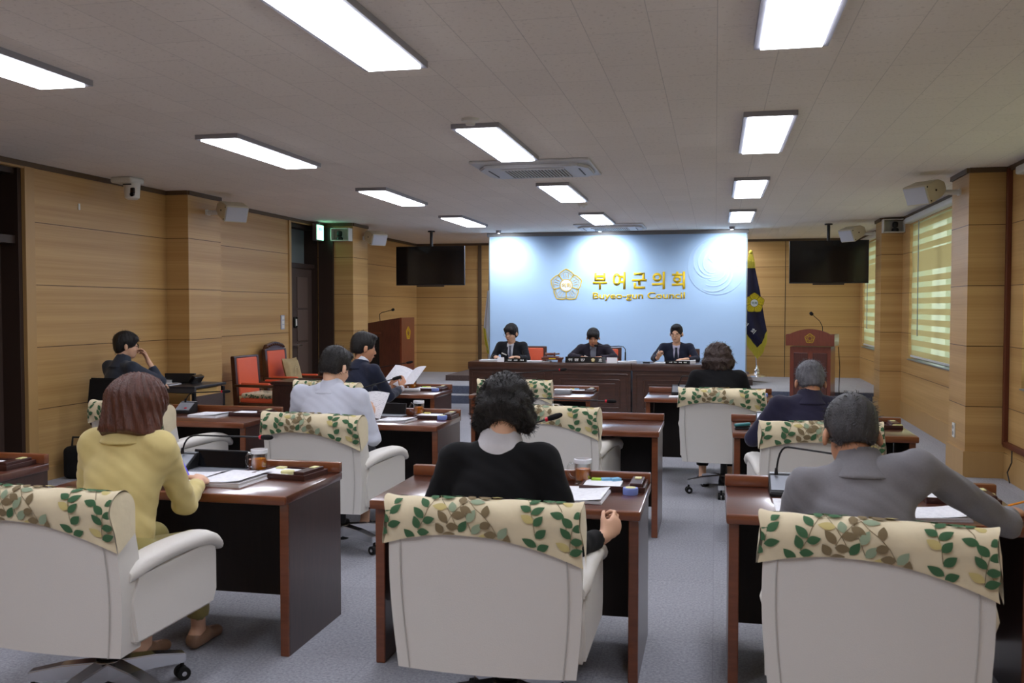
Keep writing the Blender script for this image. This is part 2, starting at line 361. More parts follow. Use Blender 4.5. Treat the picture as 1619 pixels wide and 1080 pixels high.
# windows, glass panes, roller blinds
M['glass'] = mat('window_glass', (235, 245, 240), .02, trans=1.0, ior=1.1, spec=.3)
M['alu'] = mat('window_aluminium', (150, 160, 164), .35, metal=.6)
def blind_mat():
    m = bpy.data.materials.new('day_night_blind'); m.use_nodes = True; nt = m.node_tree
    b = nt.nodes['Principled BSDF']; g = nd(nt, 'ShaderNodeNewGeometry'); sp = nd(nt, 'ShaderNodeSeparateXYZ'); nt.links.new(g.outputs['Position'], sp.inputs[0])
    mod = nd(nt, 'ShaderNodeMath', operation='MODULO'); mod.inputs[1].default_value = .142; nt.links.new(sp.outputs[2], mod.inputs[0])
    lt = nd(nt, 'ShaderNodeMath', operation='LESS_THAN'); lt.inputs[1].default_value = .068; nt.links.new(mod.outputs[0], lt.inputs[0])
    # where the two layers have slipped out of step the band closes up
    d = nd(nt, 'ShaderNodeMath', operation='SUBTRACT'); d.inputs[1].default_value = 2.2; nt.links.new(sp.outputs[2], d.inputs[0])
    ab = nd(nt, 'ShaderNodeMath', operation='ABSOLUTE'); nt.links.new(d.outputs[0], ab.inputs[0])
    gt = nd(nt, 'ShaderNodeMath', operation='GREATER_THAN'); gt.inputs[1].default_value = .12; nt.links.new(ab.outputs[0], gt.inputs[0])
    mu = nd(nt, 'ShaderNodeMath', operation='MULTIPLY'); nt.links.new(lt.outputs[0], mu.inputs[0]); nt.links.new(gt.outputs[0], mu.inputs[1])
    cm = nd(nt, 'ShaderNodeMix', data_type='RGBA'); cm.inputs[6].default_value = (*s2l((190, 172, 124)), 1); cm.inputs[7].default_value = (*s2l((192, 196, 160)), 1)
    nt.links.new(mu.outputs[0], cm.inputs[0])
    di = nd(nt, 'ShaderNodeBsdfDiffuse'); tr = nd(nt, 'ShaderNodeBsdfTranslucent'); ms = nd(nt, 'ShaderNodeMixShader')
    nt.links.new(cm.outputs[2], di.inputs[0]); nt.links.new(cm.outputs[2], tr.inputs[0])
    fm = nd(nt, 'ShaderNodeMath', operation='MULTIPLY_ADD'); fm.inputs[1].default_value = .20; fm.inputs[2].default_value = .32; nt.links.new(mu.outputs[0], fm.inputs[0])
    nt.links.new(fm.outputs[0], ms.inputs[0]); nt.links.new(di.outputs[0], ms.inputs[1]); nt.links.new(tr.outputs[0], ms.inputs[2])
    tp = nd(nt, 'ShaderNodeBsdfTransparent'); m2 = nd(nt, 'ShaderNodeMixShader'); f2 = nd(nt, 'ShaderNodeMath', operation='MULTIPLY'); f2.inputs[1].default_value = .16
    nt.links.new(mu.outputs[0], f2.inputs[0]); nt.links.new(f2.outputs[0], m2.inputs[0]); nt.links.new(ms.outputs[0], m2.inputs[1]); nt.links.new(tp.outputs[0], m2.inputs[2])
    nt.links.new(m2.outputs[0], nt.nodes['Material Output'].inputs[0]); return m
M['blind'] = blind_mat(); M['blind_rail'] = mat('blind_rail', (206, 208, 206), .4)
BL = ['striped roller blind beside the brown cable duct', 'striped roller blind in the window between the two pillars', 'striped roller blind in the window behind the hanging screen', 'striped roller blind in the window nearest the rear of the room']
for i, (a, b) in enumerate(W):
    f = MB()
    for (y0, y1, z0, z1) in [(a, b, WZ0, WZ0 + .06), (a, b, WZ1 - .06, WZ1), (a, a + .06, WZ0, WZ1), (b - .06, b, WZ0, WZ1), ((a + b) / 2 - .03, (a + b) / 2 + .03, WZ0, WZ1)]:
        abox(XR + .12, XR + .18, y0, y1, z0, z1, f)
    wn = struct('window_%d' % (i + 1), f, M['alu'])
    MB().box((XR + .15, (a + b) / 2, (WZ0 + WZ1) / 2), (.008, b - a - .12, WZ1 - WZ0 - .12)).build('window_pane', M['glass'], wn)
    MB().box((XR + .04, (a + b) / 2, WZ0 + .004), (.12, b - a - .01, .012)).build('window_sill', M['alu'], wn)
for i, k in enumerate([1, 2, 3, 0]):
    a, b = W[k]
    t = thing('roller_blind', BL[i], 'window blind', (XR, (a + b) / 2, WZ1 + .03), 0, 'day and night roller blinds')
    L = b - a
    # sheet as gently waved surface
    mb = MB(); n = 24; vs = []; x0 = .03
    for j in range(n + 1):
        z = -.01 - (WZ1 - WZ0 - .02) * j / n; x = x0 + .004 * math.sin(j * .9)
        vs += [(x, -L / 2 + .03, z), (x, L / 2 - .03, z)]
    mb.add(vs, [(2 * j, 2 * j + 1, 2 * j + 3, 2 * j + 2) for j in range(n)])
    mb.build('blind_sheet', M['blind'], t)
    MB().box((-.03, 0, .02), (.09, L + .06, .075), bev=.02).build('headrail', M['blind_rail'], t, smooth=True)
    MB().box((x0, 0, -(WZ1 - WZ0) + .02), (.022, L - .06, .03), bev=.005).build('bottom_rail', M['blind_rail'], t)
    MB().tube([(.0, L * .32, 0), (.0, L * .32, -1.55)], .004, 6).tube([(.0, L * .32 + .03, 0), (.0, L * .32 + .03, -1.55)], .004, 6).build('pull_chain', M['alu'], t)

# ------------------------------------------------------------------ ceiling lamps
LW, LL = .345, 1.52
def lamp(label, x, y):
    t = thing('ceiling_lamp', label, 'ceiling light', (x, y, HC), 0, 'flat ceiling lamps in three lines')
    fr = MB(); h = .034
    for sx in (-1, 1): fr.box((sx * (LW / 2 - .015), 0, -h / 2), (.03, LL, h))
    for sy in (-1, 1): fr.box((0, sy * (LL / 2 - .015), -h / 2), (LW - .06, .03, h))
    fr.build('lamp_frame', M['lampframe'], t)
    MB().box((0, 0, -h / 2 - .006), (LW - .062, LL - .062, h + .006)).build('diffuser', M['diffuser'], t)
    return t
lx = {0: -3.625, 1: -1.65, 2: .345}
rows = [17.5, 14.33 - .76, 11.20 - .76, 7.98 - .76, 4.80 - .76, 1.6 - .76]
ln = {0: 'line nearest the doors', 1: 'middle line', 2: 'line nearest the windows'}
rn = ['hidden behind the backdrop', 'by the backdrop', 'third one up the room', 'second one up the room', 'above the rear desks', 'behind the last desks']
l0 = None
for c in range(3):
    for r_ in range(6):
        lab = 'lit ceiling lamp of the %s, %s' % (ln[c], rn[r_])
        if l0 is None: l0 = lamp(lab, lx[c], rows[r_])
        else: dup(l0, lab, (lx[c], rows[r_], HC))
# spotlights that wash the backdrop
SP = []
for i, (x, s_) in enumerate([(-3.55, 75), (-1.85, 90), (.25, 80)]):
    t = thing('ceiling_spotlight', ['small ceiling spotlight over the backdrop end by the white flag', 'small ceiling spotlight over the middle of the backdrop', 'small ceiling spotlight over the backdrop end by the navy flag'][i], 'spotlight', (x, 15.5, HC), 0, 'spotlights over the backdrop')
    MB().lathe([(.0, 0), (.045, 0), (.045, -.02), (.032, -.05), (.026, -.05), (.02, -.02), (0, -.02)]).build('spotlight_housing', M['lampframe'], t, smooth=True)
    ld = bpy.data.lights.new('spotlight_bulb', 'SPOT'); lo = bpy.data.objects.new('spotlight_bulb', ld); COL.objects.link(lo)
    ld.energy = s_; ld.spot_size = R(140); ld.spot_blend = 1.0; ld.shadow_soft_size = .03; ld.color = (.92, .97, 1)
    lo.parent = t; lo.location = (0, .0, -.06); lo.rotation_euler = (R(35), 0, 0)

# ------------------------------------------------------------------ desks
def make_desk(label, w=1.18, d=.64, loc=(0, 0, 0)):
    """origin at the front centre on the floor, sitter's side at y=0"""
    t = thing('council_desk', label, 'desk', loc, 0, 'dark walnut council desks')
    top = MB().box((0, d / 2 - .005, .7195), (w, d + .01, .039), bev=.006).build('desktop', M['wood_top'], t, smooth=True)
    MB().box((0, -.012, .7185), (w, .022, .042), bev=.009).build('desktop_edge', M['wood_edge'], t, smooth=True)
    MB().box((0, d - .02, .765), (w, .04, .052), bev=.006).build('back_rail', M['wood_edge'], t, smooth=True)
    for s in (-1, 1):
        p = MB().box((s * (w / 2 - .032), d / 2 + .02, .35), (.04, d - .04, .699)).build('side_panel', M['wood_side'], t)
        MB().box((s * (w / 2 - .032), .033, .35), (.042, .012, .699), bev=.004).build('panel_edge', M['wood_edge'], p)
    MB().box((0, d - .05, .40), (w - .11, .02, .60)).build('modesty_panel', M['wood_inner_shaded'], t)
    return t
DY = {1: 3.9, 2: 6.5, 3: 8.85}
desks = dict(L0=(-4.10, 3.82), L1=(-2.45, 3.9), M1=(-.885, 3.92), R1=(.64, 3.95), L02=(-3.94, 6.33), Lb2=(-2.51, 6.45), M2=(-.955, 6.48), R2=(.71, 6.56),
             Lb3=(-3.23, 8.76), M3=(-1.725, 8.83), R3=(-.05, 8.87))
dlabels = dict(L0='walnut desk carrying only a tray, partly in view beside the yellow-jacketed woman', L1='walnut desk of the woman in the yellow jacket',
               M1='walnut desk of the black-haired woman with the white collar', R1='walnut desk of the man in the grey jacket',
               L02='empty-seated walnut desk with papers, beside the black table by the wall', Lb2='walnut desk of the man in the white shirt',
               M2='bare walnut desk with nothing on it but a microphone', R2='walnut desk of the grey-haired man in navy',
               Lb3='walnut desk of the man in the navy suit reading papers', M3='unoccupied walnut desk before the long bench, with an open tray', R3='walnut desk of the curly-haired woman')
d0 = None
for k, (x, y) in desks.items():
    if d0 is None: d0 = make_desk(dlabels[k], loc=(x, y, 0))
    else: dup(d0, dlabels[k], (x, y, 0))
TOP = .739
# ------------------------------------------------------------------ long bench
def bench_unit(label, x0, x1, y0, y1):
    t = thing('dais_bench', label, 'bench desk', ((x0 + x1) / 2, y0, 0), 0, 'two joined units of the long bench')
    w = x1 - x0; d = y1 - y0
    MB().box((0, d / 2, .735), (w, d, .105), bev=.008).build('bench_top', M['bench'], t, smooth=True)
    b = MB().box((0, .05, .34), (w - .02, .04, .68))
    for s in (-1, 1): b.box((s * (w / 2 - .03), d / 2 + .02, .34), (.04, d - .06, .68))
    b.build('bench_body', M['bench'], t)
    n = 2 if w > 1.8 else 1
    for i in range(n):
        cx = -w / 2 + w * (i + .5) / n; pw = w / n - .12
        m = MB()
        for (ww, hh, th) in [(pw, .56, .02), (pw - .22, .40, .016)]:
            for s in (-1, 1):
                m.box((cx, .024, .35 + s * hh / 2), (ww, th, .022), bev=.005); m.box((cx + s * ww / 2, .024, .35), (.022, th, hh), bev=.005)
        m.box((cx, .024, .35), (pw - .34, .012, .30), bev=.005)
        m.build('raised_panel', M['bench'], t)
    return t
bench_unit('wide double-panelled unit of the long dark bench', -3.53, -1.152, 13.4, 14.0)
bench_unit('narrower unit of the long dark bench, before the bespectacled man writing', -1.148, .16, 13.4, 14.0)
BT = .7875
# ------------------------------------------------------------------ armchair (white, floral back cover)
random.seed(4)
LEAF = []   # leaf shapes in the cover's own u,v metres
def leaf_outline(cx, cy, L, wd, a, n=7):
    up_ = [(t, wd * math.sin(math.pi * t) ** .8 * (1.15 - .5 * t)) for t in [i / n for i in range(n + 1)]]
    pts = up_ + [(t, -y) for t, y in reversed(up_[1:-1])]
    ca, sa = math.cos(a), math.sin(a)
    return [(cx + ca * t * L - sa * y, cy + sa * t * L + ca * y) for t, y in pts]
def sprigs(umax, vmin, vmax, seed):
    rnd = random.Random(seed); out = []; stems = []
    u = -umax + .02; k = 0
    while u < umax + .03:
        kind = [0, 0, 2, 0, 1, 2, 0][k % 7]
        L = .050
        x, y = u, hem_v(max(-.33, min(.33, u))) + rnd.uniform(-.06, .035); a = R(90 + rnd.uniform(-38, 38)); n = rnd.randint(5, 7)
        pts = [(x, y)]
        for j in range(n):
            x += math.cos(a) * .042; y += math.sin(a) * .042; a += R(rnd.uniform(-16, 16)); pts.append((x, y))
            for s in (-1, 1):
                if rnd.random() < .85:
                    kk = kind if rnd.random() < .9 else rnd.choice([1, 3])
                    out.append((leaf_outline(x + math.cos(a) * .004 * s, y + .006 * s, L * rnd.uniform(.85, 1.1), .0155, a + s * R(rnd.uniform(42, 68))), kk))
        out.append((leaf_outline(x, y, L, .0155, a), kind)); stems.append(pts)
        u += rnd.uniform(.070, .090); k += 1
    keep = []; cs = []
    for ol, kd in out:
        c = (sum(p[0] for p in ol) / len(ol), sum(p[1] for p in ol) / len(ol))
        if all(math.hypot(c[0] - q[0], c[1] - q[1]) > .027 for q in cs): cs.append(c); keep.append((ol, kd))
    out = keep
    return out, stems
def back_profile(z):
    """half width and lean of the backrest at height z above the chair's floor"""
    t = (z - .308) / .60
    hw = .318 + .022 * math.sin(max(0, min(1, t)) * math.pi * .95) - .012 * max(0, t - .8) * 5
    y = -.335 - .055 * t * t - .02 * t
    return hw, y
BZ0, BZ1, TH = .308, .902, .13
def back_pt(u, z, off=0.0, side=0):
    """u in -1..1 across the back; outer face slightly domed"""
    hw, y = back_profile(z)
    return (u * (hw + off), y - .028 * (1 - u * u) - off, z)
def cover_pt(u, v, off=0.0):
    """u metres across (-.33.. .33), v metres up from the lower hem, then over the top and down the front"""
    top = BZ1 + .012 * (1 - (u / .33) ** 2); hem = .733
    hw0 = .335
    z = hem + v; r = .055
    un = max(-1.0, min(1.0, u / hw0))
    if z <= top - r:
        hw, y = back_profile(z); return (un * (hw + .012 + off), y - .028 * (1 - un * un) - .012 - off, z)
    s = z - (top - r); ang = s / (r + .02); hw, y = back_profile(top - r)
    yy = y - .028 * (1 - un * un) - .012 + (r + .012)
    if ang < math.pi:
        return (un * (hw + .012 + off), yy - (r + .012 + off) * math.cos(ang), top - r + (r + .012 + off) * math.sin(ang))
    return (un * (hw + .012 + off), yy + r + .012 + off, top - r - (s - math.pi * (r + .02)))
def hem_v(u):
    return .075 * (1 - (u / .335) ** 2) - .028 * (u / .335) * 1.0
def make_cover_mesh():
    mb = MB(); nu, nv = 44, 34; vs = []
    V1 = .44
    rnd = random.Random(2)
    for i in range(nu + 1):
        u = -.335 + .67 * i / nu
        for j in range(nv + 1):
            h0 = hem_v(u); v = h0 + (V1 - h0) * j / nv
            ruff = .003 * math.sin(u * 50 + j * .4) * (abs(u / .335) ** 3) + .0025 * math.sin(u * 31 + v * 40)
            # puffy gathered upper corners
            z_ = .733 + v; puff = .016 * (abs(u / .335) ** 8) * math.exp(-((z_ - BZ1 - .04) / .05) ** 2)
            vs.append(cover_pt(u, v, ruff + puff))
    fs = [(i * (nv + 1) + j, (i + 1) * (nv + 1) + j, (i + 1) * (nv + 1) + j + 1, i * (nv + 1) + j + 1) for i in range(nu) for j in range(nv)]
    mb.mi = 0; mb.add(vs, fs)
    # side returns of the cover wrap round the backrest edge
    for sgn in (-1, 1):
        u = .335 * sgn; col = []
        for j in range(nv + 1):
            h0 = hem_v(u); v = h0 + (V1 - h0) * j / nv; col.append(cover_pt(u, v, .004))
        out = [(p[0] + sgn * .003, p[1], p[2]) for p in col]
        c = tuple(sum(p[i] for p in out) / len(out) for i in range(3)); c = (c[0] + sgn * .010, c[1], c[2])
        mb.add([c] + out, [(0, j + 1, j + 2) for j in range(len(out) - 1)] + [(0, len(out), 1)])
    lv, st = sprigs(.335, .0, .16, 11)
    for (ol, kind) in lv:
        mb.mi = 1 + kind
        ol = [(max(-.333, min(.333, a_)), max(b_, hem_v(a_) + .003)) for a_, b_ in ol]
        if max(p[1] for p in ol) - min(p[1] for p in ol) < .008 or max(p[0] for p in ol) - min(p[0] for p in ol) < .006: continue
        n = len(ol); cx = sum(p[0] for p in ol) / n; cy = sum(p[1] for p in ol) / n
        vs = [cover_pt(cx, cy, .0065)] + [cover_pt(p[0], p[1], .0055) for p in ol]
        vs = [(x, y, z) for x, y, z in vs]
        mb.add(vs, [(0, 1 + i, 1 + (i + 1) % n) for i in range(n)])
    mb.mi = 3
    for pts in st:
        for a, b in zip(pts[:-1], pts[1:]):
            if b[1] < hem_v(b[0]) + .01 or abs(b[0]) > .32 or a[1] < hem_v(a[0]) + .01: continue
            dx, dy = b[0] - a[0], b[1] - a[1]; l = math.hypot(dx, dy) + 1e-9; nx, ny = -dy / l * .0011, dx / l * .0011
            mb.add([cover_pt(a[0] + nx, a[1] + ny, .005), cover_pt(a[0] - nx, a[1] - ny, .005), cover_pt(b[0] - nx, b[1] - ny, .005), cover_pt(b[0] + nx, b[1] + ny, .005)], [(0, 1, 2, 3)])
    return mb
COVER = [M['cream'], M['leaf_green'], M['leaf_pale'], M['leaf_brown'], M['leaf_yellow']]
def make_chair(label):
    t = thing('armchair', label, 'armchair', (0, 0, 0), 0, 'white swivel armchairs with leaf-print back covers')
    # backrest: closed shell
    mb = MB(); nu, nz = 16, 26
    def ring(z, k):
        hw, y = back_profile(z); pts = []
        for i in range(nu + 1):
            u = -1 + 2 * i / nu; pts.append((u * hw, y - .028 * (1 - u * u), z))
        for i in range(nu, -1, -1):
            u = -1 + 2 * i / nu; pts.append((u * (hw - .012), y + TH + .02 * (1 - u * u), z))
        return pts
    vs = []; zs = [BZ0 + (BZ1 - .015 - BZ0) * j / nz for j in range(nz + 1)]
    for z in zs:
        k = max(0.0, (z - .828) / (zs[-1] - .828)); k = 1 - (1 - k * k) ** .5 if k < 1 else .92; yc = back_profile(z)[1] + TH / 2
        vs += [(x * (1 - .03 * k), yc + (y - yc) * (1 - .75 * k), z_ ) for (x, y, z_) in ring(z, 0)]
    n = 2 * (nu + 1)
    fs = [(j * n + i, j * n + (i + 1) % n, (j + 1) * n + (i + 1) % n, (j + 1) * n + i) for j in range(nz) for i in range(n)]
    fs += [tuple(range(n - 1, -1, -1)), tuple(nz * n + i for i in range(n))]
    mb.add(vs, fs)
    bk = mb.build('backrest', M['white_leather'], t, smooth=True, bev=0)
    for s in (-1, 1):
        pp = MB().tube([(s * (back_profile(z)[0] - .045), back_profile(z)[1] - .005 - .0055, z) for z in zs if z < .8], .0024, 6)
        pp.build('piping', M['piping'], bk, smooth=True)
    make_cover_mesh().build('back_cover', COVER, t, smooth=True, fixn=False)
    # arms: flared panels with padded tops
    for s in (-1, 1):
        ol = [(-.27, .335), (.235, .345), (.262, .40), (.262, .56), (.245, .622), (-.26, .60), (-.30, .50)]
        mb = MB(); mb.prism(ol, .085, 'x', s * .298)
        a = mb.build('arm', M['white_leather'], t, smooth=True, bev=.012)
        pad = MB(); pts = []; m_ = 14
        secs = []
        for j in range(m_ + 1):
            y = -.30 + .60 * j / m_; z = .617 + .012 * j / m_ + (.035 * math.sin(math.pi * min(1, j / m_ * 1.05)) ** .5 if 0 < j else 0)
            if j > m_ - 3: z -= .010 * (j - m_ + 3) ** 2 / 3
            secs.append((y, z))
        k = 14; vs = []
        for j, (y, z) in enumerate(secs):
            sc = 1.0 if 0 < j < m_ else .75
            for q in range(k):
                an = 2 * math.pi * q / k; vs.append((s * .302 + .058 * sc * math.copysign(abs(math.cos(an)) ** .8, math.cos(an)), y, z - .022 + .034 * sc * math.copysign(abs(math.sin(an)) ** .8, math.sin(an))))
        pad.add(vs, [(j * k + q, j * k + (q + 1) % k, (j + 1) * k + (q + 1) % k, (j + 1) * k + q) for j in range(m_) for q in range(k)] + [tuple(range(k)), tuple(m_ * k + q for q in range(k - 1, -1, -1))])
        pad.build('arm_pad', M['white_leather'], a, smooth=True)
    MB().box((0, .0, .435), (.51, .56, .10), bev=.035).build('seat_cushion', M['white_leather'], t, smooth=True)
    MB().box((0, -.02, .365), (.50, .50, .06), bev=.01).build('seat_base', M['white_leather'], t)
    MB().box((0, 0, .315), (.22, .26, .05), bev=.01).cyl((0, 0, .10), (0, 0, .30), .028).cyl((0, 0, .06), (0, 0, .16), .045).build('seat_mechanism', M['black'], t, smooth=True)
    sb = MB().lathe([(.0, .155), (.05, .155), (.055, .12), (.05, .085), (0, .085)])
    sb = sb.build('base_hub', M['chrome'], t, smooth=True)
    for q in range(5):
        a = R(90 + 36 + 72 * q); c, s_ = math.cos(a), math.sin(a)
        leg = MB(); w0, w1 = .036, .026
        px, py = -s_, c
        pts = []
        for (r_, wd, zt, zb) in [(.03, w0, .155, .085), (.18, .031, .142, .084), (.31, w1, .116, .076)]:
            for (sg, z) in ((-1, zb), (1, zb), (1, zt), (-1, zt)): pts.append((c * r_ + px * sg * wd, s_ * r_ + py * sg * wd, z))
        leg.add(pts, [(0, 1, 5, 4), (1, 2, 6, 5), (2, 3, 7, 6), (3, 0, 4, 7), (4, 5, 9, 8), (5, 6, 10, 9), (6, 7, 11, 10), (7, 4, 8, 11), (0, 3, 2, 1), (8, 9, 10, 11)])
        lg = leg.build('base_leg', M['chrome'], t, bev=.004)
        cs = MB(); x, y = c * .30, s_ * .30
        cs.cyl((x - px * .026, y - py * .026, .028), (x - px * .006, y - py * .006, .028), .028).cyl((x + px * .006, y + py * .006, .028), (x + px * .026, y + py * .026, .028), .028)
        cs.cyl((x, y, .03), (x, y, .085), .008)
        cs.build('caster', M['rubber'], lg, smooth=True)
        MB().cyl((x - px * .0275, y - py * .0275, .028), (x + px * .0275, y + py * .0275, .028), .010).build('caster_hub', M['chrome'], lg, smooth=True)
    return t
# place: back plane centre given -> origin
def chair_at(x, y, rz):   # x,y of the back face centre
    return (x - math.sin(rz) * .37 * 1, y + math.cos(rz) * .37)
ch = dict(M1=(-.772, 3.13, 0.0, 'white armchair of the black-haired woman with the white collar'),
          L1=(-2.415, 3.00, R(-3), 'white armchair of the woman in the yellow jacket'),
          R1=(.487, 3.08, R(-10), 'white armchair of the man in the grey jacket'),
          L02=(-3.98, 5.86, R(-12), 'empty white armchair half hidden behind the brown bobbed hair'),
          Lb2=(-2.44, 5.46, R(-7), 'white armchair of the man in the white shirt'),
          M2=(-1.08, 6.22, R(-8), 'empty white armchair pushed in at the bare walnut desk'),
          R2=(.60, 5.68, R(5), 'white armchair of the grey-haired man in navy'),
          M3=(-1.78, 8.42, R(0), 'empty white armchair before the long bench, behind the black-haired woman'),
          R3=(.055, 7.86, R(-4), 'white armchair of the curly-haired woman'),
          Lb3=(-3.38, 7.88, R(-14), 'white armchair of the man in the navy suit reading papers'))
c0 = None
for k, (x, y, rz, lab) in ch.items():
    lx_, ly_ = chair_at(x, y, rz)
    if c0 is None: c0 = make_chair(lab); c0.location = (lx_, ly_, 0); c0.rotation_euler = (0, 0, rz)
    else: dup(c0, lab, (lx_, ly_, 0), rz)
# ------------------------------------------------------------------ lettering helper
def lettering(name, s, w, h, loc, rot, m, parent=None, bold=0.0, ext=.002):
    cu = bpy.data.curves.new(name, 'FONT'); cu.body = s; cu.size = 1; cu.extrude = 0; cu.offset = bold; cu.align_x = 'CENTER'; cu.align_y = 'CENTER'
    o = bpy.data.objects.new(name, cu); COL.objects.link(o)
    bpy.context.view_layer.update()
    me = bpy.data.meshes.new_from_object(o.evaluated_get(bpy.context.evaluated_depsgraph_get()))
    bpy.data.objects.remove(o); bpy.data.curves.remove(cu)
    if len(me.vertices) == 0: return None
    co = np.empty(len(me.vertices) * 3); me.vertices.foreach_get('co', co); co = co.reshape(-1, 3)
    lo = co.min(0); hi = co.max(0); c = (lo + hi) / 2; co -= c
    if hi[0] > lo[0]: co[:, 0] *= w / (hi[0] - lo[0])
    if hi[1] > lo[1]: co[:, 1] *= h / (hi[1] - lo[1])
    me.vertices.foreach_set('co', co.ravel()); me.materials.clear(); me.materials.append(m)
    bm = bmesh.new(); bm.from_mesh(me)
    r = bmesh.ops.extrude_face_region(bm, geom=bm.faces[:]); bmesh.ops.translate(bm, vec=(0, 0, ext), verts=[v for v in r['geom'] if isinstance(v, bmesh.types.BMVert)])
    bmesh.ops.recalc_face_normals(bm, faces=bm.faces); bm.to_mesh(me); bm.free()
    me.update(); ob = bpy.data.objects.new(name, me); COL.objects.link(ob); ob.location = loc; ob.rotation_euler = rot
    if parent is not None: ob.parent = parent
    return ob
def petal_ring(R0, k=5, n=90, rot_=math.pi / 2):
    """blossom outline with five squared petals"""
    pts = []
    for i in range(n):
        a = 2 * math.pi * i / n; ph = ((a - rot_) * k / (2 * math.pi)) % 1.0; u = min(ph, 1 - ph) * 2
        r = R0 * (math.cos(math.pi / 5) / math.cos(math.pi / 5 * (1 - u)) * .6 + .4 * (1 - .14 * u) - .07 * u ** 9); pts.append((r * math.cos(a), r * math.sin(a)))
    return pts
def ribbon(mb, pts, w, z=0.0, th=.003, closed=True):
    n = len(pts); vs = []
    for i in range(n):
        p = Vector(pts[i]); q0 = Vector(pts[i - 1] if closed or i else pts[i]); q1 = Vector(pts[(i + 1) % n] if closed or i < n - 1 else pts[i])
        t = (q1 - q0).normalized(); nn = Vector((-t.y, t.x)) * w / 2
        vs += [(p.x + nn.x, p.y + nn.y, z), (p.x - nn.x, p.y - nn.y, z), (p.x + nn.x, p.y + nn.y, z + th), (p.x - nn.x, p.y - nn.y, z + th)]
    fs = []
    for i in range(n if closed else n - 1):
        a = i * 4; b = ((i + 1) % n) * 4; fs += [(a + 2, a + 3, b + 3, b + 2), (a, a + 2, b + 2, b), (a + 3, a + 1, b + 1, b + 3)]
    mb.add(vs, fs)
def disc(mb, r, z, c=(0, 0), n=40, th=.003):
    ol = [(c[0] + r * math.cos(2 * math.pi * i / n), c[1] + r * math.sin(2 * math.pi * i / n)) for i in range(n)]
    mb.prism(ol, th, 'z', z + th / 2)
M['gold'] = mat('gold_print', (224, 190, 40), .5)
M['gold_fill'] = mat('gold_cloth', (232, 206, 30), .7)
M['white_print'] = mat('white_print', (232, 232, 228), .6)
def blossom(parent, Rr, loc, rot, gold, lines=True, fill=None, txt=True):
    """five-petalled council emblem with a round centre"""
    mb = MB()
    if fill is not None:
        ol = petal_ring(Rr); mb.prism(ol, .003, 'z', .0015)
        f = mb.build('blossom_emblem', fill, parent, loc=loc, rot=rot); z = .003; mb = MB()
    else: f = None; z = 0
    ribbon(mb, petal_ring(Rr * .98), Rr * .055, z)
    ribbon(mb, petal_ring(Rr * .84), Rr * .022, z)
    for k in range(5):
        a = math.pi / 2 + math.pi / 5 + 2 * math.pi * k / 5
        ribbon(mb, [(Rr * .40 * math.cos(a), Rr * .40 * math.sin(a)), (Rr * .80 * math.cos(a), Rr * .80 * math.sin(a))], Rr * .05, z, closed=False)
        b = math.pi / 2 + 2 * math.pi * k / 5
        for q in (-1, 0, 1):
            c2 = b + q * .28; ribbon(mb, [(Rr * .46 * math.cos(c2), Rr * .46 * math.sin(c2)), (Rr * .72 * math.cos(b + q * .2), Rr * .72 * math.sin(b + q * .2))], Rr * .022, z, closed=False)
    ribbon(mb, [(Rr * .37 * math.cos(2 * math.pi * i / 40), Rr * .37 * math.sin(2 * math.pi * i / 40)) for i in range(40)], Rr * .04, z)
    o = mb.build('emblem_lines' if f else 'blossom_emblem', gold, f or parent, **({} if f else dict(loc=loc, rot=rot)))
    base = f or o
    if txt:
        d = MB(); disc(d, Rr * .34, z); d.build('emblem_centre', M['white_print'], base)
        lettering('emblem_lettering', '의회', Rr * .52, Rr * .26, (0, 0, z + .003), (0, 0, 0), gold if fill is None else mat('green_print', (40, 90, 50), .7), base, .012, .0015)
    return base

# ------------------------------------------------------------------ backdrop
def backdrop_mat():
    m = mat('sky_blue_backdrop', (174, 205, 242), .55, spec=.35); return m
t = thing('backdrop_banner', 'sky-blue banner with gold Korean lettering and blossom emblem behind the bench', 'banner', (-1.675, 16.05, 0))
mb = MB(); nx, nz = 60, 50; vs = []; X0, X1, Z0, Z1 = -2.155, 2.165, .375, 2.80
for i in range(nx + 1):
    for j in range(nz + 1):
        x = X0 + (X1 - X0) * i / nx; z = Z0 + (Z1 - Z0) * j / nz
        k = .0035 * math.exp(-((Z1 - z) / .9)) * (math.sin(14 * math.hypot(x + .2, z - 3.1)) + .6 * math.sin(11 * math.hypot(x - 2.0, z - 3.0)))
        vs.append((x, k - .0, z))
mb.add(vs, [(i * (nz + 1) + j, (i + 1) * (nz + 1) + j, (i + 1) * (nz + 1) + j + 1, i * (nz + 1) + j + 1) for i in range(nx) for j in range(nz)])
sheet = mb.build('banner_sheet', backdrop_mat(), t, smooth=True, fixn=False)
MB().box((0, .03, 2.83), (4.40, .12, .064), bev=.004).build('banner_case', mat('banner_case_grey', (120, 120, 124), .5), t)
MB().box((0, .02, .365), (4.33, .02, .02)).box((X0 - .012, .02, 1.6), (.014, .02, 2.45)).box((X1 + .012, .02, 1.6), (.014, .02, 2.45)).build('banner_frame', M['alu'], t)
lettering('korean_lettering', '부 여 군 의 회', 1.54, .29, (1.265 - .855, -.0045, 2.031), (R(90), 0, 0), M['gold'], t, .03)
lettering('english_lettering', 'Buyeo-gun Council', 1.54, .145, (.41, -.0045, 1.762), (R(90), 0, 0), M['gold'], t, .018)
blossom(t, .285, (-.816, -.0045, 1.955), (R(90), 0, 0), M['gold'])
sw = MB(); cx, cz = 1.69, 2.288 - .03
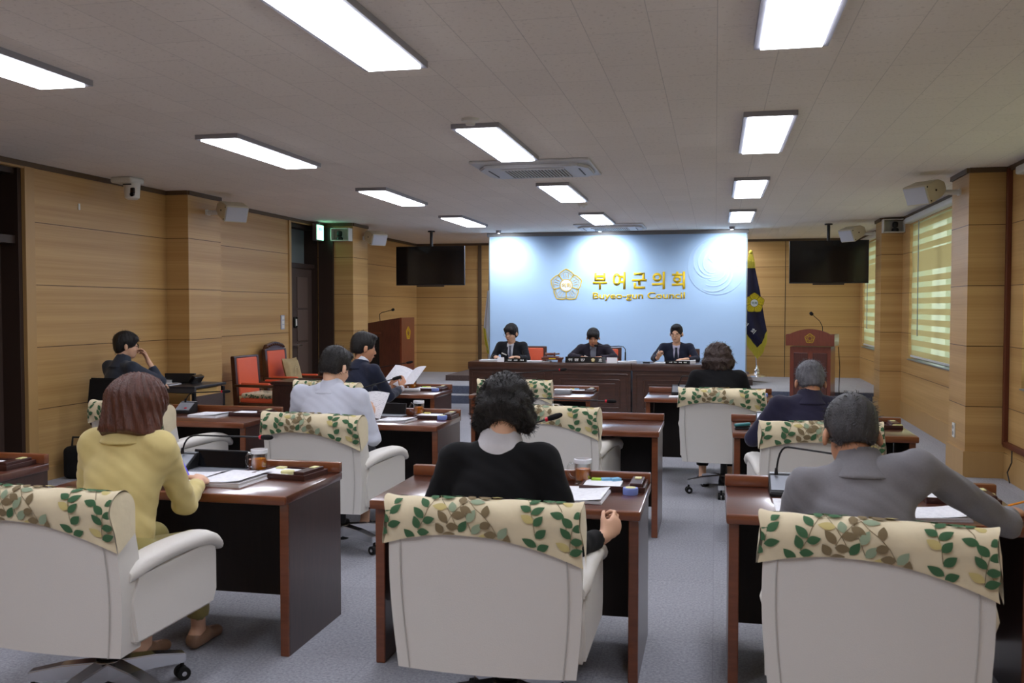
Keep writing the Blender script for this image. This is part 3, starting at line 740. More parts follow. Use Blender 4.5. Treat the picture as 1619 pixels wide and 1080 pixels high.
for q in range(3):
    for (r0, w_) in ((.43, .03), (.34, .022), (.25, .02)):
        pts = []
        for i in range(30):
            a = 2 * math.pi * q / 3 + 2.4 * i / 29; rr = r0 * (1 - .62 * (i / 29) ** 1.5); pts.append((cx + rr * math.cos(a), cz + rr * math.sin(a)))
        ribbon(sw, pts, w_, 0, .001, closed=False)
ribbon(sw, [(cx + .465 * math.cos(2 * math.pi * i / 60), cz + .465 * math.sin(2 * math.pi * i / 60)) for i in range(60)], .012, 0, .001)
sw.build('swirl_print', mat('pale_swirl_print', (186, 214, 244), .6), t, rot=(R(90), 0, 0), loc=(0, -.0042, 0))

# ------------------------------------------------------------------ flags
def flag_stand(mb, x=0, y=0):
    mb.lathe([(0, 0), (.17, 0), (.165, .02), (.11, .04), (.06, .055), (.045, .09), (.05, .11), (.03, .14), (.022, .19), (0, .19)])
def cloth(pts_l, pts_r, folds, depth, n=40):
    """hanging cloth between two side outlines (lists of (x,z) of equal length)"""
    m_ = len(pts_l); vs = []
    def samp(P, t):
        f_ = t * (m_ - 1); i = min(int(f_), m_ - 2); u = f_ - i; return (P[i][0] * (1 - u) + P[i + 1][0] * u, P[i][1] * (1 - u) + P[i + 1][1] * u)
    rows_ = 40
    for j in range(rows_ + 1):
        a = samp(pts_l, j / rows_); b = samp(pts_r, j / rows_)
        for i in range(n + 1):
            u = i / n; d = depth * math.sin(folds * math.pi * u + .6 * math.sin(j * .12)) * (.4 + .6 * j / rows_)
            vs.append((a[0] * (1 - u) + b[0] * u, d, a[1] * (1 - u) + b[1] * u))
    return vs, [(j * (n + 1) + i, j * (n + 1) + i + 1, (j + 1) * (n + 1) + i + 1, (j + 1) * (n + 1) + i) for j in range(rows_) for i in range(n)]
M['navy_cloth'] = mat('navy_satin', (24, 18, 52), .6, sheen=.2)
M['gold_fringe'] = mat('gold_fringe', (196, 180, 60), .8, noise=.25, nscale=30, stretch=(6, 6, .6))
t = thing('standing_flag', 'navy council flag with yellow blossom and gold fringe on a chrome stand', 'flag', (.72, 17.2, .365), 0, None)
mb = MB(); flag_stand(mb); mb.build('flag_base', M['chrome'], t, smooth=True)
MB().cyl((0, 0, .15), (-.13, .0, 2.2), .014).build('flag_pole', M['chrome'], t, smooth=True)
vs, fs = cloth([(-.22, 2.02), (-.26, 1.5), (-.30, 1.0), (-.28, .80), (.0, .50)], [(-.07, 2.02), (.04, 1.5), (.125, 1.0), (.17, .78), (.14, .66)], 3.0, .03)
mb = MB().add(vs, fs); fl = mb.build('flag_cloth', M['navy_cloth'], t, smooth=True, fixn=False, loc=(0, -.05, 0))
fr = MB()
P_ = [(-.30, .96), (-.16, .70), (.0, .49), (.09, .58), (.165, .80)]
for i in range(len(P_) - 1):
    a, b = P_[i], P_[i + 1]
    for q in range(12):
        u = q / 12; x = a[0] * (1 - u) + b[0] * u; z = a[1] * (1 - u) + b[1] * u
        fr.box((x, -.035 + .01 * math.sin(q), z - .08), (.016, .010, .19), rot=(0, .05 * math.sin(i * 5 + q), 0))
fr.build('flag_fringe', M['gold_fringe'], fl)
ts = MB()
for q in range(9): ts.tube([(-.12 + .011 * (q - 4) * .5, -.06, 2.16), (-.12 + .016 * (q - 4), -.075, 2.0), (-.12 + .018 * (q - 4), -.07, 1.90)], .007, 5)
ts.lathe([(0, .05), (.03, .03), (.035, 0), (.02, -.02), (0, -.03)], (-.12, -.05, 2.17), 12)
ts.build('flag_tassel', M['gold_fringe'], t)
blossom(fl, .185, (-.055, -.045, 1.29), (R(90), 0, R(6)), mat('dark_gold_line', (150, 120, 20), .7), fill=M['gold_fill'])
lettering('flag_lettering', '의', .075, .085, (-.20, -.045, .92), (R(90), R(38), 0), M['white_print'], fl, .01)
lettering('flag_lettering', '회', .075, .085, (-.07, -.045, .80), (R(90), R(38), 0), M['white_print'], fl, .01)
t = thing('standing_flag', 'furled white national flag with gold fringe, beside the backdrop', 'flag', (-4.14, 17.2, .365))
mb = MB(); flag_stand(mb); mb.build('flag_base', M['chrome'], t, smooth=True)
MB().cyl((0, 0, .15), (.03, 0, 2.42), .013).lathe([(0, 0), (.03, .02), (.03, .05), (0, .09)], (.03, 0, 2.40), 12).build('flag_pole', M['chrome'], t, smooth=True)
vs, fs = cloth([(.0, 1.52), (-.05, 1.1), (-.08, .8), (-.06, .60), (.0, .42)], [(.07, 1.55), (.09, 1.1), (.10, .8), (.11, .6), (.09, .40)], 4.0, .03)
fl = MB().add(vs, fs).build('flag_cloth', mat('white_satin', (214, 214, 214), .6), t, smooth=True, fixn=False, loc=(0, -.05, 0))
vs, fs = cloth([(.045, 1.46), (.05, 1.1)], [(.075, 1.46), (.085, 1.1)], 1.0, .01)
MB().add(vs, fs).build('flag_symbol', mat('flag_navy', (20, 28, 66), .6), fl, smooth=True, fixn=False, loc=(0, -.04, 0))
vs, fs = cloth([(-.08, .85), (-.06, .62), (.0, .36)], [(-.02, .80), (.05, .55), (.08, .30)], 3.0, .02)
MB().add(vs, fs).build('flag_fringe', M['gold_fringe'], fl, smooth=True, fixn=False, loc=(0, -.02, 0))

# ------------------------------------------------------------------ lecterns
def gooseneck(parent, pts, head_r=.014, head_l=.07, ring=True, r=.0045, name='gooseneck'):
    g = MB().tube(pts, r, 8).build(name, M['black'], parent, smooth=True)
    a, b = Vector(pts[-2]), Vector(pts[-1]); d = (b - a).normalized(); q = d.to_track_quat('Z', 'Y').to_matrix().to_4x4()
    h = MB(); h.T = Matrix.Translation(b) @ q
    R_, L = head_r, head_l; h.lathe([(0, 0), (R_ * .7, 0), (R_ * .95, L * .2), (R_, L * .6), (R_ * .8, L * .88), (R_ * .4, L), (0, L * 1.01)], n=14)
    h.build('mic_head', M['foam'], g, smooth=True)
    if ring:
        h = MB(); h.T = Matrix.Translation(b) @ q; h.lathe([(R_ * .6, -.012), (R_ * .78, -.010), (R_ * .78, .002), (R_ * .6, .004)], n=14); h.build('mic_ring', M['red'], g, smooth=True)
    return g
t = thing('lectern', 'cherry lectern with arched top and gold blossom, near the windows', 'lectern', (1.36, 14.5, 0), R(-15))
ol = [(-.345, 1.015), (-.345, 1.175)] + [(-.30 + .60 * i / 16, 1.178 + .085 * math.sin(math.pi * i / 16) ** .8) for i in range(17)] + [(.345, 1.175), (.345, 1.015)]
MB().prism(ol, .04, 'y', .0).build('arched_front', M['podium'], t, bev=.004)
MB().box((0, .22, 1.10), (.69, .42, .17)).build('lectern_top', M['podium'], t, bev=.004)
MB().box((0, .24, .50), (.58, .42, 1.0)).box((0, .24, .04), (.64, .48, .08), bev=.01).build('lectern_body', M['podium'], t)
for x in (-.17, .17): MB().box((x * .8, .026, .52), (.20, .012, .78), bev=.004).build('front_panel', M['podium_dark'], t)
blossom(t, .075, (0, -.021, 1.125), (R(90), 0, 0), M['gold'], txt=False)
g = gooseneck(t, [(.16, .12, 1.18), (.155, .11, 1.30), (.12, .08, 1.38), (.03, .02, 1.47)], .026, .055, False, .005)
t['label'] = 'cherry lectern with arched top and gold blossom, near the windows'
cable = MB().tube([(1.78, 14.68, 1.0), (1.80, 14.66, .7), (1.79, 14.65, .35), (1.83, 14.63, .01)], .006, 6).build('cable', M['black']); tag(cable, 'black cable hanging down behind the arched lectern', 'cable')
t = thing('lectern', 'tall dark lectern with slanted top and gold blossom, beside the corner by the door', 'lectern', (-5.58, 15.42, .27))
ol = [(-.30, 0), (-.30, 1.03), (.30, 1.135), (.34, 1.13), (.34, 0)]
for i, y in enumerate((.02, .68)):
    MB().prism([(-.30, 0), (-.30, 1.03), (.0, 1.083), (.335, 1.135), (.335, 0)], .035, 'y', y).build('lectern_side', M['podium_dark'], t, bev=.003)
MB().box((.335, .35, .567), (.035, .70, 1.134), bev=.003).build('lectern_front', M['podium'], t)
MB().box((.0, .35, .50), (.60, .64, .03)).box((0, .35, .92), (.58, .64, .03), rot=(0, R(-9), 0)).box((.0, .35, .06), (.60, .64, .12)).build('lectern_shelf', M['podium_dark'], t)
MB().box((-.13, -.001, .55), (.16, .012, .50)).build('side_opening', M['black'], t)
MB().box((-.13, -.008, .87), (.22, .012, .02)).build('side_ledge', M['podium'], t)
blossom(t, .12, (.354, .35, .86), (R(90), 0, R(90)), M['gold'], txt=False)
gooseneck(t, [(-.07, .10, 1.07), (-.075, .09, 1.19), (-.03, .07, 1.22), (.16, .05, 1.265)], .024, .05, False, .006)

# ------------------------------------------------------------------ hanging screens
def hanging_tv(label, x, y, w, h, zc, rz, px_):
    t = thing('television', label, 'television', (x, y, zc), rz, 'screens hung from the ceiling')
    MB().box((0, 0, 0), (w, .05, h), bev=.004).build('tv_body', M['bezel'], t)
    MB().box((0, -.0262, .006), (w - .022, .002, h - .03)).build('tv_screen', M['screen'], t)
    MB().box((0, .0, -h / 2 - .012), (w * .4, .03, .02), bev=.004).build('tv_foot_bar', M['bezel'], t)
    MB().cyl((px_, .06, h / 2 - .1), (px_, .06, HC - zc - .01), .024).box((px_, .045, 0), (.3, .05, .3)).cyl((px_, .06, HC - zc - .02), (px_, .06, HC - zc), .06).build('ceiling_pole', M['bezel'], t, smooth=True)
    return t
hanging_tv('black wall-side television hung near the corner by the tall lectern', -4.675, 15.3, 1.19, .655, 2.275, R(0), .0)
hanging_tv('black television hung from the ceiling before the window blinds', 1.69, 15.25, 1.16, .655, 2.275, R(0), 0.0)

# ------------------------------------------------------------------ ceiling things
M['ac_white'] = mat('ac_white', (196, 196, 198), .45)
def ac_unit(label, x, y):
    t = thing('ceiling_air_conditioner', label, 'air conditioner', (x, y, HC), 0, 'ceiling cassette air conditioners')
    MB().box((0, 0, -.012), (1.06, .96, .024), bev=.008).build('ac_panel', M['ac_white'], t)
    MB().prism([(-.50, -.2), (-.42, -.36), (.42, -.36), (.50, -.2), (.50, .2), (.42, .36), (-.42, .36), (-.50, .2)], .03, 'z', -.037).build('ac_cover', M['ac_white'], t, bev=.008)
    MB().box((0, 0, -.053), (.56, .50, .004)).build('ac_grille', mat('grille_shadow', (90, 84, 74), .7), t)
    g = MB()
    for i in range(19): g.box((-.27 + .03 * i, 0, -.057), (.012, .50, .008))
    for s in (-1, 1): g.box((0, s * .25, -.057), (.57, .02, .01))
    g.build('grille_slat', M['ac_white'], t)['kind'] = 'stuff'
    for s in (-1, 1): MB().box((s * .41, 0, -.054), (.012, .42, .004)).build('ac_flap', mat('flap_gap', (70, 70, 72), .6), t)
    return t
ac_unit('cassette air conditioner in the ceiling between the middle lamps', -1.60, 8.60)
ac_unit('cassette air conditioner in the ceiling close to the backdrop', -1.62, 15.0)
sd = None
for (x, y, lab) in [(-1.64, 6.30, 'round smoke detector beside the second lamp of the middle line'), (-1.62, 11.75, 'round smoke detector behind the third lamp of the middle line')]:
    o = MB().lathe([(0, 0), (.06, 0), (.06, -.02), (.035, -.03), (.03, -.045), (0, -.045)]).build('smoke_detector', M['white_plastic'], smooth=True, loc=(x, y, HC)); tag(o, lab, 'smoke detector', 'round ceiling smoke detectors')
# dome-and-body cameras
def ptz(label, x, y):
    t = thing('security_camera', label, 'camera', (x, y, HC))
    MB().box((-.05, 0, -.03), (.24, .22, .06), bev=.02).build('camera_bracket', M['white_plastic'], t, smooth=True)
    b = MB().lathe([(.085, -.05), (.08, -.07), (.075, -.14), (.07, -.2), (.05, -.215), (0, -.22)]).build('camera_body', M['white_plastic'], t, smooth=True)
    MB().box((.045, -.058, -.135), (.045, .03, .06), bev=.01).cyl((.045, -.055, -.17), (.05, -.082, -.175), .02).build('camera_lens', M['black_gloss'], b)
    MB().box((.0, -.082, -.075), (.09, .01, .01)).build('camera_slot', M['black'], b)
ptz('white swivelling camera on the ceiling above the near wall panel', -5.66, 8.45)
# wall speakers
def speaker(label, x, y, z, dx, rz, bl=.30):
    t = thing('wall_speaker', label, 'loudspeaker', (x, y, z), 0, 'ivory speakers on the pillars')
    q = Euler((R(0), R(24) * dx, rz)).to_matrix().to_4x4()
    b = MB(); b.T = q
    ol = [(-.05, -.085), (.14, -.095), (.14, .095), (-.05, .085), (-.12, .03), (-.12, -.04)]
    ol = [(a * dx, c) for a, c in ol]
    b.prism(ol, .27, 'y', 0).build('speaker_cabinet', M['speaker_side'], t, bev=.006)
    g = MB(); g.T = q; g.box((dx * .143, 0, 0), (.012, .25, .165), bev=.004); g.build('speaker_grille', M['grille'], t)
    k = MB(); k.T = q; k.cyl((dx * .02, -.134, 0), (dx * .02, -.139, 0), .010).cyl((dx * .12, -.134, .07), (dx * .12, -.138, .07), .008).cyl((dx * .12, -.134, -.07), (dx * .12, -.138, -.07), .008).build('screw', M['black'], t)
    MB().tube([(-dx * bl, 0, -.02), (-dx * .06, 0, -.02)], .026, 10).box((-dx * (bl + .075 * (bl < .2)), 0, -.02), (.02 + .15 * (bl < .2), .08, .06)).build('speaker_bracket', M['white_plastic'], t)
    return t
speaker('ivory speaker on the near door-side pillar', -5.37, 9.90, 2.68, 1, R(-38))
speaker('ivory speaker on the far door-side pillar', -5.21, 14.10, 2.68, 1, R(-38), .11)
speaker('ivory speaker on the near window-side pillar', 1.97, 9.80, 2.70, -1, R(38))
speaker('ivory speaker on the far window-side pillar', 1.97, 14.75, 2.68, -1, R(38))
# boxed cameras on pillar faces
def camera_box(label, x, y, z, s):
    t = thing('camera_shelf_box', label, 'camera box', (x, y, z))
    f = MB().box((0, 0, -.09), (.29, .16, .012)).box((0, 0, .09), (.29, .16, .012)).box((s * .14, 0, 0), (.012, .16, .19)).box((-s * .14, 0, 0), (.012, .16, .19)).box((0, .075, 0), (.28, .01, .18))
    f.build('box_shell', M['white_plastic'], t)
    c = MB().lathe([(0, -.08), (.05, -.08), (.05, -.05), (.035, -.03), (0, -.03)], (-s * .02, -.02, 0), 16).box((-s * .02, -.02, .015), (.07, .08, .08), bev=.02)
    c.build('boxed_camera', M['black'], t, smooth=True)
camera_box('white shelf box with black camera on the pillar past the far door', -5.55, 13.565, 2.68, 1)
camera_box('white shelf box with black camera on the pillar between the windows', 2.475, 14.42, 2.74, -1)
# exit sign
t = thing('exit_sign', 'lit green exit sign jutting from above the far door', 'exit sign', (-5.84, 13.36, 2.70), R(90))
MB().box((0, 0, 0), (.26, .07, .25), bev=.008).build('sign_case', M['steel'], t)
MB().box((.0, -.037, 0), (.235, .006, .22)).build('sign_face', emit('exit_face', (150, 255, 205), 3.0), t)
MB().box((0, 0, .138), (.05, .05, .05)).build('sign_mount', M['steel'], t)
lettering('sign_lettering', '비상구', .12, .05, (.0, -.041, .05), (R(90), 0, 0), mat('exit_green', (20, 120, 70), .5), t)
# switches, sockets, thermostat, small marks
t = thing('light_switch', 'pale grey light switch plate on the wall before the far door', 'light switch', (XL, 12.36, 1.37))
MB().box((.006, 0, 0), (.012, .11, .20), bev=.004).build('switch_plate', mat('switch_grey', (176, 178, 188), .5), t)
for k in range(3): MB().box((.014, 0, -.06 + .06 * k), (.006, .07, .045), bev=.002).build('switch_key', M['white_plastic'], t)
t = thing('wall_socket', 'ivory wall socket low on the near window-side pillar', 'socket', (PR, 9.88, .39))
MB().box((-.006, 0, 0), (.012, .09, .14), bev=.004).build('socket_plate', M['white_plastic'], t)
MB().cyl((-.012, 0, .03), (-.016, 0, .03), .02).cyl((-.012, 0, -.03), (-.016, 0, -.03), .02).build('socket_outlet', mat('socket_hole', (150, 148, 140), .6), t)
o = MB().box((XL + .004, 8.03, 2.54), (.008, .025, .06)).build('wall_hook', M['white_plastic']); tag(o, 'tiny white hook high on the near wall panel', 'hook')
cable = MB().tube([(XR - .03, 9.15, .31), (XR - .035, 9.13, .2), (XR - .05, 9.2, .1), (XR - .04, 9.16, .01)], .006, 6).build('cable', M['black']); tag(cable, 'short black cable hanging from the brown duct', 'cable')

# ------------------------------------------------------------------ red ceremonial chairs
M['red_leather'] = mat('orange_red_leather', (224, 98, 64), .45, noise=.04, nscale=6)
M['carved'] = dark_wood('carved_dark_wood', (58, 30, 20), (78, 42, 28), .6, .3)
M['tan_cloth'] = mat('tan_brocade', (168, 148, 108), .85, noise=.15, nscale=25)
def red_chair(label, x, y, rz, top=.98, crest=False, z=0, group=None):
    t = thing('ceremonial_chair', label, 'chair', (x, y, z), rz, group)
    for s in (-1, 1):
        MB().prism([(-.30, 0), (-.255, 0), (-.25, .45), (-.29, top), (-.345, top), (-.31, .45)], .05, 'x', s * .245).build('back_post', M['carved'], t, bev=.005)
        MB().box((s * .265, .26, .31), (.05, .05, .62), bev=.008).build('front_leg', M['carved'], t)
        a = MB().box((s * .265, .0, .635), (.06, .58, .035), bev=.012).build('armrest', M['carved'], t, smooth=True)
        MB().box((s * .265, .0, .658), (.05, .38, .03), bev=.012).build('arm_pad', M['red_leather'], a, smooth=True)
    MB().box((0, -.318, top - .02), (.54, .05, .06), bev=.012).build('top_rail', M['carved'], t, smooth=True)
    if crest:
        c = MB(); ol = [(-.24, top), (-.20, top + .06), (-.10, top + .085), (0, top + .10), (.10, top + .085), (.20, top + .06), (.24, top)]
        c.prism(ol, .05, 'y', -.32)
        for i in range(9): c.lathe([(0, 0), (.026, .006), (.03, .018), (.014, .035), (0, .038)], (-.2 + .05 * i, -.30, top + .01 + .035 * math.sin(math.pi * i / 8)), 8)
        c.build('carved_crest', M['carved'], t, smooth=True)
    q = Matrix.Translation((0, -.285, (.45 + top) / 2 + .02)) @ Euler((R(5), 0, 0)).to_matrix().to_4x4()
    b = MB(); b.T = q; b.box((0, 0, 0), (.44, .05, top - .52), bev=.02); b.build('back_pad', M['red_leather'], t, smooth=True)
    MB().box((0, .0, .385), (.50, .54, .09), bev=.02).build('seat_rail', M['carved'], t)
    MB().box((0, .27, .33), (.46, .02, .16), bev=.008).build('apron', M['red_leather'], t)
    MB().box((0, 0, .45), (.47, .50, .07), bev=.03).build('seat', M['red_leather'], t, smooth=True)
    return t
def floral_pad(parent):
    b = MB().box((0, .0, .513), (.45, .47, .055), bev=.024)
    rnd = random.Random(5)
    for k in range(34):
        b.mi = rnd.choice([1, 1, 2, 3]); x, y, a = rnd.uniform(-.17, .17), rnd.uniform(-.18, .18), rnd.uniform(0, 6.28)
        ol = leaf_outline(x, y, .06, .013, a); b.add([(p[0], p[1], .5418) for p in ol], [tuple(range(len(ol)))])
        ol = leaf_outline(rnd.uniform(-.19, .19), .507, .034, .010, rnd.uniform(0, 6)); b.add([(s9 * .2262, p[0], p[1]) for s9 in (1,) for p in ol], [tuple(range(len(ol)))])
        for j in (-1, 1):
            ol = leaf_outline(rnd.uniform(-.19, .19), .505, .03, .009, rnd.uniform(0, 6)); b.add([(p[0], .2362, p[1]) for p in ol], [tuple(range(len(ol)))])
    b.build('seat_pad', COVER, parent)
t = red_chair('red leather chair with plain dark rail and leaf-print seat pad, against the wall', -5.36, 10.72, R(-95), .98)
floral_pad(t)
t = red_chair('red leather chair with carved crest holding a tan cushion', -5.50, 11.80, R(-95), 1.02, True)
cu = thing('cushion', 'tan embroidered cushion on the carved red chair', 'cushion', (-5.44, 11.84, .52), R(-95))
cm = MB(); n = 12; vs = []
for s in (-1, 1):
    for i in range(n + 1):
        for j in range(n + 1):
            u, v = -1 + 2 * i / n, -1 + 2 * j / n; p = .055 * (max(0, (1 - u ** 4)) * max(0, (1 - v ** 4))) ** .5
            sq = 1 - .06 * (u * u) * (v * v) * -1; vs.append((u * .19 * (1 - .05 * (1 - v * v)), s * p - .12 + .10 * -v * .5, .19 + v * .19 * (1 - .05 * (1 - u * u))))
k = (n + 1) ** 2
for s in range(2):
    cm.add([], [])
fs = [(s * k + i * (n + 1) + j, s * k + (i + 1) * (n + 1) + j, s * k + (i + 1) * (n + 1) + j + 1, s * k + i * (n + 1) + j + 1) for s in range(2) for i in range(n) for j in range(n)]
cm.add(vs, fs); cb = cm.build('cushion_body', M['tan_cloth'], cu, smooth=True)
em_ = MB()
for r_ in (.09, .07): ribbon(em_, [(r_ * .62 * math.cos(2 * math.pi * i / 24), r_ * math.sin(2 * math.pi * i / 24)) for i in range(24)], .006)
em_.build('cushion_embroidery', mat('ecru_thread', (206, 190, 150), .8), cb, loc=(0, -.058, .19), rot=(R(90), 0, R(180)))
# ------------------------------------------------------------------ things on the desks
def paper_mat(name, s=90):
    m = mat(name, (238, 238, 242), .8); nt = m.node_tree; b = nt.nodes['Principled BSDF']
    tc = nd(nt, 'ShaderNodeTexCoord'); wv = nd(nt, 'ShaderNodeTexWave'); wv.bands_direction = 'Y'; wv.inputs['Scale'].default_value = s; wv.inputs['Distortion'].default_value = 0
    nt.links.new(tc.outputs['Object'], wv.inputs['Vector'])
    nz = nd(nt, 'ShaderNodeTexNoise'); nz.inputs['Scale'].default_value = 55; nt.links.new(tc.outputs['Object'], nz.inputs['Vector'])
    a = nd(nt, 'ShaderNodeMath', operation='MULTIPLY'); nt.links.new(wv.outputs[1], a.inputs[0]); nt.links.new(nz.outputs[0], a.inputs[1])
    r = nd(nt, 'ShaderNodeValToRGB'); r.color_ramp.elements[0].position = .42; r.color_ramp.elements[1].position = .56
    r.color_ramp.elements[0].color = (*s2l((238, 238, 242)), 1); r.color_ramp.elements[1].color = (*s2l((204, 204, 212)), 1)
    nt.links.new(a.outputs[0], r.inputs[0]); nt.links.new(r.outputs[0], b.inputs['Base Color']); return m
M['print'] = paper_mat('printed_page', 38)
M['tea'] = mat('amber_tea', (226, 134, 28), .12, trans=.25, ior=1.1)
def thin_glass():
    m = bpy.data.materials.new('mug_glass'); m.use_nodes = True; nt = m.node_tree; nt.nodes.remove(nt.nodes['Principled BSDF'])
    a = nd(nt, 'ShaderNodeBsdfTransparent'); a.inputs[0].default_value = (.93, .95, .96, 1); g = nd(nt, 'ShaderNodeBsdfGlossy'); g.inputs['Roughness'].default_value = .05
    f = nd(nt, 'ShaderNodeLayerWeight'); f.inputs[0].default_value = .35; mx = nd(nt, 'ShaderNodeMixShader')
    nt.links.new(f.outputs['Facing'], mx.inputs[0]); nt.links.new(a.outputs[0], mx.inputs[1]); nt.links.new(g.outputs[0], mx.inputs[2])
    nt.links.new(mx.outputs[0], nt.nodes['Material Output'].inputs[0]); return m
M['mugglass'] = thin_glass()
M['mug_rim'] = mat('frosted_rim', (226, 228, 232), .3)
M['tray'] = mat('tray_lacquer', (66, 36, 32), .35, coat=.3)
M['cream_box'] = mat('pale_yellow_plastic', (226, 220, 160), .5)
M['blue_box'] = mat('periwinkle_plastic', (128, 146, 214), .5)
M['grey_metal'] = mat('grey_unit', (150, 154, 162), .35, metal=.3)
M['note_yellow'] = mat('note_yellow', (226, 214, 120), .8)
M['note_blue'] = mat('note_blue', (130, 186, 220), .8)
M['note_green'] = mat('note_green', (176, 216, 70), .8)
def stack(label, x, y, w, d, rz=0, h=.008, z=TOP, name='paper_stack', group='papers on the desks', sheets=2, seed=0, catg='papers'):
    t = thing(name, label, catg, (x, y, z), rz, group); rnd = random.Random(seed + int(x * 50))
    b = MB(); n = max(1, int(h / .003))
    for i in range(n):
        b.box((rnd.uniform(-.003, .003), rnd.uniform(-.003, .003), h * (i + .5) / n), (w, d, h / n * .96))
    b.build('page_block', M['paper'], t)
    top = MB(); nx = 10; vs = []
    for i in range(nx + 1):
        u = i / nx; c = .006 * (u ** 3) * sheets
        for v in (0, 1): vs.append((-w / 2 + w * u, -d / 2 + d * v, h + .0006 + c))
    top.add(vs, [(2 * i, 2 * i + 2, 2 * i + 3, 2 * i + 1) for i in range(nx)]); top.build('top_page', M['print'], t)
    return t
def mug(label, x, y, z=TOP, hz=0.0):
    t = thing('glass_mug', label, 'mug', (x, y, z), hz, 'glass mugs of amber tea')
    n = 36
    def ring(r, z_, f=0): return [((r + f * math.cos(8 * 2 * math.pi * k / n)) * math.cos(2 * math.pi * k / n), (r + f * math.cos(8 * 2 * math.pi * k / n)) * math.sin(2 * math.pi * k / n), z_) for k in range(n)]
    prof = [(.040, 0, 0), (.042, .006, 0), (.037, .014, 0), (.038, .022, .0016), (.039, .045, .0022), (.040, .070, .0016), (.040, .085, 0), (.041, .100, 0), (.041, .118, 0), (.0385, .118, 0), (.0365, .09, 0), (.035, .02, 0), (.0, .016, 0)]
    vs = []; 
    for p in prof: vs += ring(*p)
    b = MB().add(vs, [(i * n + k, i * n + (k + 1) % n, (i + 1) * n + (k + 1) % n, (i + 1) * n + k) for i in range(len(prof) - 1) for k in range(n)])
    g = b.build('mug_glass', M['mugglass'], t, smooth=True)
    MB().lathe([(0, .017), (.0345, .020), (.0358, .072), (0, .072)]).build('tea', M['tea'], g, smooth=True)
    MB().lathe([(.0405, .099), (.0425, .104), (.0422, .119), (.039, .121), (.038, .112), (.0405, .099)]).build('mug_rim', M['mug_rim'], g, smooth=True)
    MB().tube([(-.037, 0, .095), (-.060, 0, .098), (-.072, 0, .078), (-.070, 0, .048), (-.056, 0, .028), (-.038, 0, .026)], .006, 8).build('mug_handle', M['mugglass'], t, smooth=True)
    return t
def tray(label, x, y, rz=0, notes=('note_yellow',), box=True, z=TOP):
    t = thing('desk_tray', label, 'tray', (x, y, z), rz, 'lacquer desk trays')
    b = MB().box((0, 0, .006), (.30, .22, .012), bev=.003)
    for s in (-1, 1): b.box((s * .145, 0, .016), (.010, .22, .022), bev=.002); b.box((0, s * .105, .016), (.29, .010, .022), bev=.002)
    b.box((.075, 0, .018), (.006, .20, .014)); b.build('tray_body', M['tray'], t)
    MB().box((-.05, -.01, .018), (.17, .15, .010)).build('note_pad', M['paper'], t)
    for i, n in enumerate(notes): MB().box((-.09 + .045 * i, .06, .027), (.045, .035, .008 + .004 * i), rot=(0, 0, .3 * i)).build('sticky_note', M[n], t)
    if box:
        k = MB().box((.108, .0, .030), (.055, .19, .022), bev=.003).build('pen_box', M['tray'], t); MB().box((.108, .05, .0425), (.03, .05, .003)).build('box_badge', M['cream_box'], k)
    return t
def round_box(label, x, y, m, r=.033, h=.034, z=TOP, square=False):
    t = thing('sponge_box', label, 'small box', (x, y, z), 0, 'small round and square finger-moistener boxes')
    if square: MB().box((0, 0, h / 2), (.068, .052, h), bev=.008).build('box_body', M[m], t, smooth=True)
    else: MB().lathe([(0, 0), (r, 0), (r * 1.04, .004), (r * 1.04, h - .004), (r, h), (0, h)]).build('box_body', M[m], t, smooth=True)
    MB().lathe([(0, h + .0005), (r * .72, h + .0005), (r * .72, h + .002), (0, h + .002)]).build('box_lid', M['cream_box'], t, smooth=True)
    return t
def mic_unit(label, x, y, pts, rz=0, ring=True, hl=.07, tall=False):
    t = thing('desk_microphone', label, 'microphone', (x, y, TOP), 0, 'gooseneck microphones on the desks')
    b = MB(); q = Matrix.Rotation(rz, 4, 'Z'); b.T = q
    b.prism([(-.07, 0), (-.07, .018), (.045, .085), (.07, .085), (.07, 0)], .135, 'x', 0)
    bo = b.build('mic_base', M['black'], t, bev=.004)
    p = MB(); p.T = q; p.box((0, .0575, .0862), (.125, .03, .004)).box((0, -.012, .0535), (.12, .10, .004), rot=(R(30), 0, 0)); p.build('mic_panel', M['grey_metal'], bo)
    p = MB(); p.T = q; p.box((.02, -.035, .044), (.02, .012, .004), rot=(R(30), 0, 0)); p.build('mic_button', M['red'], bo)
    s = MB().cyl(pts[0], (pts[0][0], pts[0][1], pts[0][2] + .03), .009, .006); s.build('neck_socket', M['black'], t, smooth=True)
    gooseneck(t, pts, .0135, hl, ring)
    return t
def neck(x0, y0, z0, mid, end):
    """points from the base up through a bend and out along a straight neck"""
    a = Vector((x0, y0, z0)); b = Vector(mid); c = Vector(end); pts = [a]
    for i in range(1, 7):
        u = i / 6; p = (1 - u) ** 2 * a + 2 * u * (1 - u) * Vector((b.x, b.y, b.z)) + u * u * (b + (c - b) * .18); pts.append(p)
    for i in range(1, 5): pts.append(b + (c - b) * (.18 + .82 * i / 4))
    return [tuple(p) for p in pts]
def low_monitor(label, x, y, rz, w=.34, h=.085):
    t = thing('desk_monitor', label, 'monitor', (x, y, TOP), rz, 'low black tilt-up monitors')
    MB().box((0, -.02, .006), (w + .01, .12, .012), bev=.003).build('monitor_base', M['grey_metal'], t)
    s = MB().box((0, .035, .012 + h / 2), (w, .014, h), rot=(R(-14), 0, 0), bev=.003).build('monitor_body', M['black'], t)
    MB().box((0, .0265, .012 + h / 2), (w - .016, .002, h - .012), rot=(R(-14), 0, 0)).build('monitor_screen', M['screen'], s)
    return t
OY = 'on the desk of the woman in yellow'; OW = 'on the desk of the woman with the white collar'
